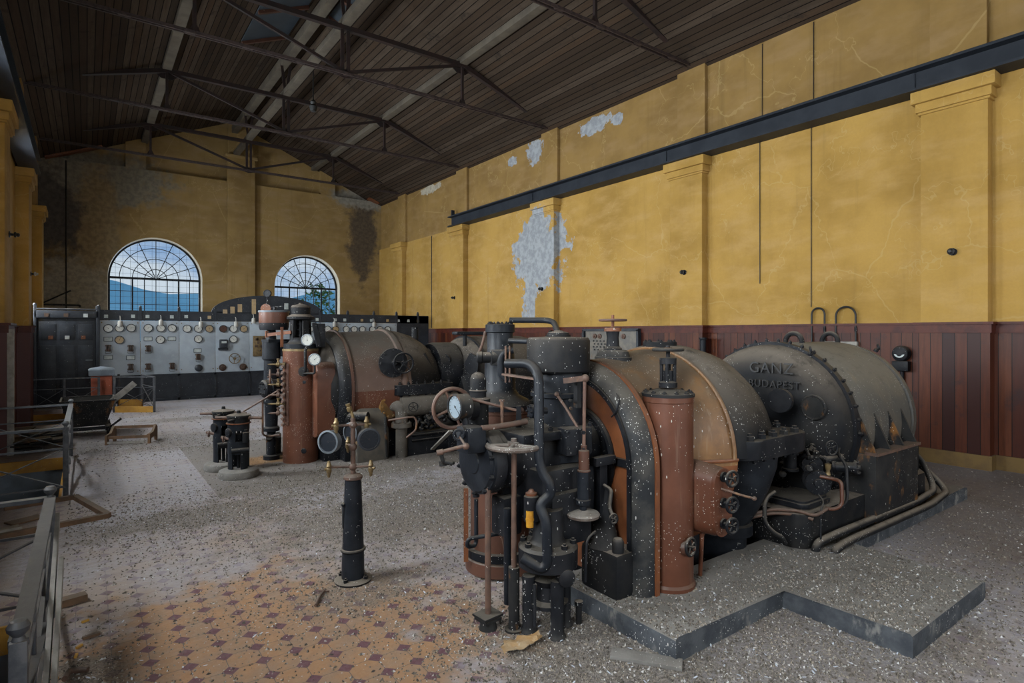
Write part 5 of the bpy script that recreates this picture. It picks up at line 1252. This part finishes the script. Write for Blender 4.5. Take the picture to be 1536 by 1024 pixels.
gauge(V((gx, gy, .905)) - rt*.142 - fw*.05, nrm, .070, .045, BEZEL, GLASSDARK, g, needle=.2)
gauge(V((gx, gy, .915)) + rt*.108 - fw*.02, (rt*.45 - fw*.9), .068, .05, BLACKPAINT, GLASSDARK, g, needle=2.4)
gauge(V((gx, gy, .935)) - rt*.045 + fw*.12, (-rt*.55 - fw*.8), .064, .045, BEZEL, GLASSDARK, g, needle=1.2)

# tipper cart
g = thing('tipper_cart', 'small rusty black tub cart standing on the floor before the red pier', 'cart', (.02, 11.35, 0))
def hopper(z0, z1, a0, b0, a1, b1, t=.012):
    m = MB(); cx, cy = .02, 11.35
    R_ = [[(cx+sx*a, cy+sy*b, z) for sx, sy in ((-1, -1), (1, -1), (1, 1), (-1, 1))] for a, b, z in ((a0, b0, z0), (a1, b1, z1))]
    I_ = [[(cx+sx*(a-t), cy+sy*(b-t), z) for sx, sy in ((-1, -1), (1, -1), (1, 1), (-1, 1))] for a, b, z in ((a1, b1, z1), (a0, b0, z0+t))]
    m.loft(R_ + I_); return m
hopper(.16, .56, .22, .28, .34, .42).build('tub', IRON_RUST, g)
m = MB(); m.torus((0.02, 11.35, .56), Z, .01, .005, 4, 4); m.bm.clear()
for q0, q1 in (((-.34, -.42), (.34, -.42)), ((.34, -.42), (.34, .42)), ((.34, .42), (-.34, .42)), ((-.34, .42), (-.34, -.42))): m.bar((.02+q0[0], 11.35+q0[1], .56), (.02+q1[0], 11.35+q1[1], .56), .025, .02)
m.build('tub_rim', IRON, g)
m = MB(); m.bar((-.22, 10.98, .12), (-.22, 11.72, .12), .05, .06); m.bar((.26, 10.98, .12), (.26, 11.72, .12), .05, .06); m.bar((-.26, 11.1, .12), (.34, 11.1, .12), .05, .05); m.bar((.30, 11.0, .14), (.44, 10.96, .26), .025, .03); m.build('chassis', IRON, g)
for dx in (-.24, .28):
    for dy in (-.25, .25): MB().lathe([(.03, -.03), (.085, -.025), (.085, .02), (.095, .022), (.095, .03), (.03, .035)], (.02+dx-.02, 11.35+dy, .095), (1 if dx > 0 else -1, 0, 0), 20).build('wheel', IRON_RUST, g)
p, q = V((0.107, 10.949, 0.508)), V((0.539, 11.253, 0.641))
m = MB(); m.bar(V((.10, 11.25, .30)), V((.62, 11.05, .80)), .09, .022, (.2, -1, .2)); tag(m.build('plank', WOODGREY), 'pale bent plank sticking out of the small tub cart', 'plank')
# slatted crate-like cradle on the floor
g = thing('wooden_cradle', 'low weathered wooden cradle with two long rails, on the gritty floor before the cart', 'cradle', (.52, 10.15, 0))
c_, d_ = V((.52, 10.15, 0)), V((.93, -.36, 0)).normalized(); n_ = V((-d_.y, d_.x, 0))
for s, z in ((-1, .10), (1, .21)): MB().bar(c_ + n_*.13*s - d_*.26 + Z*z, c_ + n_*.13*s + d_*.26 + Z*z, .03, .04).build('rail', WOOD, g)
MB().bar(c_ - n_*.15 - d_*.24 + Z*.03, c_ - n_*.15 + d_*.22 + Z*.03, .03, .03).build('rail', WOODGREY, g)
for s in (-1, 1): MB().prism([(-.17, 0), (-.12, 0), (-.10, .07), (.10, .08), (.12, 0), (.17, 0), (.17, .20), (.10, .24), (-.02, .15), (-.17, .14)], c_ + d_*.27*s, n_, Z, .03).build('end_board', WOOD, g)
# red pier with grey cap
g = thing('brick_pier', 'short red-painted square pier with a grey stepped cap beside the stair well railing', 'pier', (.25, 14.85, 0))
m = MB(); m.box((.25, 14.85, .36), (.36, .36, .72), bev=.01); m.build('shaft', REDBRICK, g)
m = MB(); m.box((.25, 14.85, .775), (.44, .44, .12), bev=.012); m.loft([[(.25+sx*a, 14.85+sy*a, z) for sx, sy in ((-1, -1), (1, -1), (1, 1), (-1, 1))] for a, z in ((.225, .835), (.20, .86), (.02, .90))]); m.build('cap', GREYTRIM, g)

# railings round the stair wells
def railing(label, posts, h, bays, mats=FENCE, ball=True, flat=True):
    """posts: list of (x,y); a bay has two rails, a cross brace and balusters"""
    g = thing('railing', label, 'railing', (posts[0][0], posts[0][1], 0), 'stair well railings')
    for (x, y) in posts:
        p = MB().box((x, y, h/2), (.045, .045, h), bev=.005).build('post', FENCE_D, g)
        if ball: MB().lathe([(.018, 0), (.014, .012), (.028, .03), (.030, .042), (.020, .058), (0, .064)], (x, y, h), (0, 0, 1), 14).build('finial', mats, p)
    for (a, b) in bays:
        A, B = V((*posts[a], 0)), V((*posts[b], 0)); d = (B-A).normalized(); L = (B-A).length
        wd = .05 if flat else .018
        MB().bar(A+Z*(h-.01), B+Z*(h-.01), wd, .022).build('top_rail', mats, g)
        for z in (h*.70, .10): MB().bar(A+Z*z, B+Z*z, .014, .014).build('lower_rail', mats, g)
        for s in (0, 1):
            k = d.cross(Z)*.008*(1 if s else -1)
            MB().bar(A+Z*(h*.70 if s else .10)+k, B+Z*(.10 if s else h*.70)+k, .012 if not flat else .03, .008).build('cross_brace', mats, g)
        n = max(1, int(L/.5))
        for i in range(1, n):
            q = A + d*L*i/n
            MB().cyl(q, q+Z*(h-.02), .008, None, 8).build('baluster', FENCE_D, g)
    return g
railing('nearest grey steel railing with ball finials, at the near left stair well', [(-.165, 2.28), (-.165, 4.17), (-1.0, 4.17)], .68, [(0, 1), (1, 2)], FENCE_D)
railing('middle grey steel railing round the second stair well on the left, before the cart', [(-.165, 7.14), (-.165, 9.47), (-1.0, 7.14), (-1.0, 9.47)], .68, [(0, 1), (0, 2), (1, 3)])
railing('far grey steel railing along the left wall, ending at the red pier', [(.20, 14.55), (-.9, 14.55), (-.36, 14.55)], .70, [(0, 2), (2, 1)], FENCE, False, False)
gr_ = railing('thin dark railing with a yellow kick board, right of the red pier before the switchboard', [(.45, 14.15), (1.10, 13.72), (.95, 14.6), (.55, 14.95)], .72, [(0, 1), (1, 2)], FENCE_D, False, False)
MB().bar((.45, 14.15, .06), (1.10, 13.72, .06), .03, .12).build('kick_board', YELLOWTRIM, gr_)
MB().bar((.55, 14.90, .10), (.95, 14.55, .10), .03, .18).build('kick_board', YELLOWTRIM, gr_)
# two loose slats leaning in the near railing
for k, (a, b, l) in enumerate((((-.13, 2.40, .05), (-.125, 3.95, .60), 'weathered grey slat leaning inside the nearest railing, upper of two'), ((-.105, 2.35, .012), (-.10, 3.60, .47), 'weathered grey slat leaning inside the nearest railing, lower of two'))):
    m = MB().bar(a, b, .018, .085, (0, 0, 1)); tag(m.build('slat', WOODGREY), l, 'slat', 'slats in the near railing')
tag(MB().tube([(-.20, 2.36, .36), (-.13, 2.42, .385), (-.08, 2.50, .40)], .014, .02).build('rope_tie', WOODGREY), 'grey twisted tie round the slats of the nearest railing', 'tie')
# timber frame lying flat
g = thing('hatch_surround', 'old rust-brown timber frame lying flat on the grit between the stair wells', 'frame', (-.2, 6.5, 0))
for a, b in (((-.60, 6.93), (-.09, 7.01)), ((-.09, 7.01), (.15, 6.13)), ((.15, 6.13), (-.60, 5.97))):
    MB().bar((*a, .02), (*b, .02), .05, .04).build('batten', WOOD, g)
tag(MB().box((-.42, 6.42, .012), (.24, .14, .012), rz=.5).build('board', WOOD), 'small square tan board lying inside the timber frame', 'board')
tag(MB().box((-.6, 6.05, .03), (.35, .10, .05), rz=.3).build('plank', WOODGREY), 'short grey plank lying at the near edge of the timber frame', 'plank')
# scrap heap
rnd = random.Random(4)
for k in range(9):
    m = MB(); c = (-.58+rnd.uniform(-.20, .20), 10.35+rnd.uniform(-.28, .3), .04+.028*k)
    m.box(c, (rnd.uniform(.25, .55), rnd.uniform(.2, .42), .022), rot=Matrix.Rotation(rnd.uniform(0, 3), 3, 'Z') @ Matrix.Rotation(rnd.uniform(-.16, .16), 3, 'X'), bev=.004)
    tag(m.build('scrap_sheet', IRON_RUST if k % 3 else IRON), 'dark bent scrap sheet in the heap on the floor behind the middle railing', 'scrap', 'scrap sheets in the heap')
# door post by the left wall
tag(MB().box((-.80, 10.0, .80), (.07, .10, 1.7), bev=.006).build('timber_post', WOODGREY), 'tall weathered grey post standing against the left wall dado', 'post')

# ================================================================ things on the side walls
def insulator(p, n, label):
    t = thing('wall_insulator', label, 'insulator', p, 'wall insulators')
    p, n = V(p), V(n)
    MB().lathe([(.045, 0), (.045, .012), (.02, .016), (.018, .05)], p, n, 14).build('bracket', IRON, t)
    MB().lathe([(.016, .05), (.036, .055), (.04, .075), (.024, .08), (.028, .10), (.016, .115), (0, .115)], p, n, 14).build('knob', INK if 'white' not in label else PORCELAIN, t)
for y, z, xx, l in ((6.45, 2.66, 8.47, 'small black insulator on the yellow pilaster above the middle of the near turbine'), (2.53, 2.58, 8.47, 'small black insulator on the right-hand yellow pilaster nearest the viewer'), (14.35, 2.60, 8.47, 'small black insulator on the yellow pilaster under the end of the crane rail'),
                    (18.5, 2.58, 8.63, 'small black insulator on the yellow wall in the far corner'), (10.4, 2.61, 8.47, 'small black insulator on the pilaster with the peeling grey patch')):
    insulator((xx, y, z), (-1, 0, 0), l)
insulator((-.86, 10.5, 2.95), (1, 0, 0), 'small black insulator on the left-hand pilaster at the edge of the view')
insulator((-.86, 14.3, 2.72), (1, 0, 0), 'small insulator with a white tip on the far left-hand pilaster')
for y, z0, l in ((5.12, 2.38, 'thin dark cable ending in the middle of the yellow wall, left one of the pair'), (4.31, 1.98, 'thin dark cable down the yellow wall, right one of the pair, above the bent pipes')):
    tag(MB().tube([(8.615, y, z0), (8.615, y, 4.5), (8.615, y, 4.62)], .0065, .02, 6).tube([(8.615, y, 4.62), (8.68, y, 4.66), (8.685, y, 6.2)], .0065, .02, 6).build('cable', INK), l, 'cable', 'cables on the yellow wall')
tag(MB().tube([(8.62, 16.0, 1.75), (8.62, 16.0, 4.6)], .012, .02, 6).build('conduit', INK), 'thin vertical conduit on the yellow wall at the end of the switchboard', 'conduit')
tag(MB().tube([(-.45, 19.98, .0), (-.45, 19.98, 6.3)], .018, .02, 6).build('conduit', INK), 'thin vertical conduit on the stained back wall left of the large arched window', 'conduit')
for y0, y1, zt, l in ((4.285, 4.10, 1.96, 'smaller bent pipe loop rising from the dado behind the generator'), (3.945, 3.68, 1.965, 'larger bent pipe loop rising from the dado behind the generator')):
    m = MB(); r = (y0-y1)/2; pts = [(8.58, y0, 1.30)] + [(8.58, (y0+y1)/2+a, zt-r+b) for a, b in arc(0, 0, r, 0, PI, 12)] + [(8.58, y1, 1.42)]
    t = thing('bent_pipe', l, 'pipe', (8.58, (y0+y1)/2, 1.3), 'bent pipe loops on the dado')
    m.tube(pts, .014, .01, 8).build('pipe', INK, t)
    m = MB(); m.lathe([(.02, 0), (.02, .06)], (8.58, y1, 1.62), (0, 0, 1), 8); m.lathe([(.02, 0), (.03, .01), (.03, .05), (.02, .06)], (8.58, y1, 1.42), (0, 0, 1), 8); m.build('gland', IRON, t)
tag(MB().box((8.57, 3.9, 1.43), (.06, .5, .10), bev=.01).build('junction_box', WOODGREY), 'pale flat junction box on the dado between the bent pipe loops', 'box')
t = thing('electric_meter', 'round-topped black meter with a pale curved scale on the dado right of the generator', 'meter', (8.58, 3.11, 1.1))
m = MB(); m.lathe([(.10, 0), (.105, .06), (.09, .10), (.07, .11), (0, .112)], (8.59, 3.11, 1.33), (-1, 0, 0), 28); m.box((8.54, 3.11, 1.17), (.10, .19, .13), bev=.015); m.build('case', IRON, t)
m = MB(); m.strip(arc(0, -.02, .035, -.35, -PI+.35, 10), arc(0, -.01, .062, -.3, -PI+.3, 10), (8.478, 3.11, 1.35), -Y, Z, .004); m.build('scale', PLATE, t)
MB().tube([(8.575, 3.11, 1.10), (8.575, 3.11, .40)], .025, .02, 10).build('conduit', IRON, t)
t = thing('rheostat_panel', 'grey-brown panel with dark knobs in a black frame on the dado behind the turbine', 'panel', (8.56, 8.33, 1.02))
MB().box((8.575, 8.33, 1.33), (.05, 1.42, .62), bev=.006).build('board', pm('panel_dusty', (.11, .10, .09), (.16, .14, .115), 7, .6, rust=(.62, (.17, .09, .04)), bmp=0), t)
m = MB()
for a, b, c in ((0, .33, 0), (0, -.33, 0)): m.box((8.555, 8.33, 1.33+b), (.09, 1.56, .05))
for s in (-1, 1): m.box((8.555, 8.33+s*.755, 1.33), (.09, .05, .66))
m.build('frame', BLACKPAINT, t)
for dy in (.42, .28, -.38): MB().lathe([(.05, 0), (.05, .03), (.025, .035), (.02, .06), (0, .065)], (8.55, 8.33+dy, 1.53), (-1, 0, 0), 16).build('knob', BROWNWHEEL, t)
for r_ in range(4):
    for k in range(5): MB().lathe([(.016, 0), (.016, .02), (0, .025)], (8.55, 8.33+.46-.10*k-.03*(r_ % 2), 1.43-.06*r_), (-1, 0, 0), 8).build('contact', INK, t)
tag(MB().lathe([(.05, 0), (.05, .68), (.065, .69), (.065, .72), (0, .72)], (8.40, 6.02, .80), (0, 0, 1), 14).build('vent_pipe', IRON_CLEAN), 'short capped grey pipe standing up beside the dado pilaster behind the turbine', 'pipe')
for y, z, l in ((10.0, 1.60, 'small black bell-shaped switch on the dado top behind the tall valve column'),):
    m = MB(); m.lathe([(.05, 0), (.06, .03), (.05, .08), (0, .09)], (8.44, y, z), (-1, 0, 0), 14); tag(m.build('wall_switch', INK), l, 'switch')
# crane hook gear hanging from the roof
t = thing('hanging_lamp', 'small dark lamp hanging on a rod from the roof ridge', 'lamp', V((3.933, 12.611, 6.603)))
q = WP[t.name]
MB().tube([q, q + Z*1.1], .012).build('rod', INK, t)
MB().lathe([(.03, .0), (.07, -.05), (.05, -.10), (.09, -.14), (.06, -.24), (0, -.26)], q, (0, 0, 1), 12).build('lamp_body', INK, t)

# ================================================================ litter on the floor
t = thing('paper_scrap', 'torn tan paper scrap lying before the handwheel stand', 'paper', (1.76, 2.37, 0))
rnd = random.Random(12)
m = MB(); n = 9; gr = []
for i in range(n):
    row = []
    for j in range(6):
        a, b = i/(n-1), j/5
        row.append(m.bm.verts.new((1.66+.23*a+rnd.uniform(-.012, .012)+.03*b, 2.33+.09*b-.03*a+rnd.uniform(-.014, .014), .012+.018*abs(math.sin(a*7+b*4))+rnd.uniform(0, .008))))
    gr.append(row)
for i in range(n-1):
    for j in range(5):
        if not (i > 5 and j < 1) and not (i == 0 and j > 3): m.face([gr[i][j], gr[i+1][j], gr[i+1][j+1], gr[i][j+1]])
m.build('sheet', PAPER, t)
tag(MB().box((2.20, 1.90, .012), (.34, .085, .02), rz=-.95, bev=.004).build('floor_board', CONCRETE), 'grey worn board half buried in grit at the corner of the plinth', 'board')
tag(MB().tube([V((1.075, 3.409, 0.012)), V((1.137, 3.517, 0.014)), V((1.192, 3.585, 0.012))], .008).tube([V((1.152, 3.590, 0.012)), V((1.205, 3.552, 0.012))], .006).build('bent_wire', RODRUST), 'bent rusty wire piece on the floor left of the gauge pillar foot', 'wire')
tag(MB().tube([V((-0.081, 3.353, 0.018)), V((-0.065, 3.419, 0.018)), V((0.005, 3.381, 0.018))], .013, .01).build('pipe_scrap', RODRUST), 'short rusty bent pipe scrap on the floor by the near railing', 'pipe')
tag(MB().bar(V((-0.017, 3.763, 0.010)), V((0.057, 3.776, 0.010)), .022, .014).build('wood_chip', WOOD), 'pale toothed strip of wood on the floor beside the near railing', 'wood chip', 'wood chips by the railing')
for k, (c, l) in enumerate(((V((-0.006, 3.986, 0.008)), 'orange wood chip farthest from the viewer beside the near railing'), (V((-0.030, 3.682, 0.008)), 'orange wood chip just below the pale toothed strip'),
                             (V((-0.042, 3.585, 0.008)), 'orange wood chip third down beside the near railing'), (V((-0.115, 3.417, 0.008)), 'orange wood chip nearest the foot of the railing'))):
    tag(MB().box(c, (.035, .012, .010), rz=.4+.5*k).build('wood_chip', YELLOWTRIM), l, 'wood chip', 'wood chips by the railing')
tag(MB().box((-.08, 4.30, .025), (.16, .07, .04), rz=.2).build('wood_block', WOOD), 'short brown wood block on the floor behind the nearest railing', 'block')
# grit: everywhere thin, thick in drifts round the near turbine
def density(x, y):
    d = .05
    def blob(cx, cy, rx, ry, k): return k*math.exp(-(((x-cx)/rx)**2 + ((y-cy)/ry)**2))
    d += blob(2.0, 2.3, .55, .7, 1.2) + blob(2.9, 1.6, .9, .5, .7) + blob(3.7, 1.5, 1.0, .7, .6) + blob(2.6, 4.8, 1.6, 1.1, .85) + blob(.9, 5.6, 1.0, .45, .8)
    d += blob(2.2, 6.2, 1.3, .8, .6) + blob(.2, 6.2, .7, .5, .5) + blob(1.0, 9.6, 1.2, .8, .5) + blob(1.4, 3.5, .5, .4, .4) + blob(.0, 2.9, .16, .8, .5) + blob(5.3, 1.4, 1.5, .6, .35) + blob(3.2, 13, 3, 2, .15)
    return d
random.seed(77)
m = MB(); f = MB()
def flake(mb, x, y, z, s):
    a = random.uniform(0, 6.28); c, n_ = math.cos(a), math.sin(a); l, w, h = s*random.uniform(.8, 1.5), s*random.uniform(.4, .8), s*random.uniform(.25, .6)
    v = [mb.bm.verts.new((x+c*l*.5*p-n_*w*.5*q, y+n_*l*.5*p+c*w*.5*q, z+r)) for p, q, r in ((-1, 0, 0), (0, -1, 0), (1, 0, random.uniform(0, .3)*h), (0, 1, 0))]
    t_ = mb.bm.verts.new((x+random.uniform(-.2, .2)*s, y+random.uniform(-.2, .2)*s, z+h))
    for i in range(4): mb.bm.faces.new([v[i], v[(i+1) % 4], t_])
def top(x, y):
    if 2.31 < x < 4.35 and 1.15 < y < 2.7 and (y > 1.81 or x > 3.28):
        return PZ
    if 4.3 < x < 6.84 and 1.94 < y < 2.0: return PZ
    return 0
N = 0
while N < 48000:
    # near ground carries most of the flakes
    dd = random.random()**1.5*11 + 1.2; lat = random.uniform(-.92, .92)
    x = dd*(.5904 + lat*.807); y = dd*(.807 - lat*.5904)
    if x < -.14 or x > 8.3 or y < .8 or y > 15: continue
    if random.random() > density(x, y) or (2.6 < x < 6.4 and 2.26 < y < 3.5): continue
    flake(m, x, y, top(x, y), random.choice((.008, .010, .012, .014, .018)) * (1 + .04*dd)); N += 1
gg = m.build('grit', GRIT, None, 10); tag(gg, 'pale and dark grit and droppings strewn over the floor and plinth', 'grit', kind='stuff')
N = 0
while N < 900:
    dd = random.random()**1.3*9 + 1.3; lat = random.uniform(-.9, .9)
    x = dd*(.5904 + lat*.807); y = dd*(.807 - lat*.5904)
    if x < -.1 or x > 8.2 or y < .8 or y > 13 or random.random() > density(x, y) + .12: continue
    a = random.uniform(0, 6.28); l = random.uniform(.006, .015); w_ = l*.38; c, n_ = math.cos(a), math.sin(a); z = top(x, y) + .012
    vs_ = [f.bm.verts.new((x+c*p*l-n_*q*w_, y+n_*p*l+c*q*w_, z+r*l)) for p, q, r in ((-1, 0, 0), (-.4, -.8, .1), (.5, -.7, .25), (1, 0, .3), (.5, .7, .25), (-.4, .8, .1))]
    f.bm.faces.new(vs_); N += 1
ff = f.build('feathers', FEATHER); tag(ff, 'small pale bluish feathers scattered over the floor and plinth', 'feathers', kind='stuff')

# small things on the far wall
t = thing('wall_pipe', 'rusty horizontal pipe stub with a slanting stay on the back wall above the black cabinet', 'pipe', (-.6, 19.9, 2.36))
MB().tube([(-.95, 19.93, 2.36), (-.15, 19.93, 2.36), (-.15, 19.93, 2.30)], .025, .03).build('pipe', IRON_RUST, t)
MB().tube([(-.95, 19.95, 2.40), (-.35, 19.85, 2.75)], .02).build('stay', IRON, t)

# ================================================================ daylight, front fill lamps and camera
w = bpy.data.worlds.new('sky'); SC.world = w; w.use_nodes = True
nt = w.node_tree; bg = nt.nodes['Background']
tc = nt.nodes.new('ShaderNodeTexCoord')
mp = nt.nodes.new('ShaderNodeMapping'); nt.links.new(tc.outputs['Generated'], mp.inputs[0]); mp.inputs['Scale'].default_value = (3, 3, 7)
nn = noise(nt, mp.outputs[0], 1.6, 6, .6)
cl = mix(nt, rng(nt, nn, .38, .62), (.30, .48, .78), (.80, .88, .97))
nt.links.new(cl, bg.inputs['Color']); bg.inputs['Strength'].default_value = 0.80

def area(name, loc, rot, sx, sy, e, col=(.95, .975, 1)):
    l = bpy.data.lights.new(name, 'AREA'); l.shape = 'RECTANGLE'; l.size = sx; l.size_y = sy; l.energy = e; l.color = col
    o = bpy.data.objects.new(name, l); COL.objects.link(o); o.location = loc; o.rotation_euler = rot
    return o
E_L, E_B, E_F = 1050, 60, 340
for c, r, s, q in LW: area('daylight_side_window', (XL-.75, c, 2.9), (0, R(-76), 0), 2.6, 2.2, E_L)
for c, r, s, q in (W1, W2): area('daylight_end_window', (c, YB+.85, 2.9), (R(-90), 0, 0), 2.6, 3.0, E_B, (.86, .93, 1))
for h in hf: area('fill_front_window', (h[0], YF-.75, 3.0), (R(90), 0, 0), 2.6, 3.0, E_F, (.97, .985, 1))  # fill lamps added outside the unseen front windows

cam = bpy.data.cameras.new('camera'); co = bpy.data.objects.new('camera', cam); COL.objects.link(co)
co.location = (0, 0, 1.6)
co.rotation_euler = (R(90), 0, -math.atan2(638, 872))
cam.sensor_width = 36; cam.lens = 872/1536*36; cam.shift_y = -13/1536; cam.clip_end = 3000
SC.camera = co
vs = SC.view_settings
vs.view_transform = 'Standard'; vs.look = 'None'; vs.exposure = 0.0; vs.gamma = 1; vs.use_curve_mapping = False
SC.cycles.use_denoising = True
SC.cycles.max_bounces = 8; SC.cycles.diffuse_bounces = 5; SC.cycles.transparent_max_bounces = 16
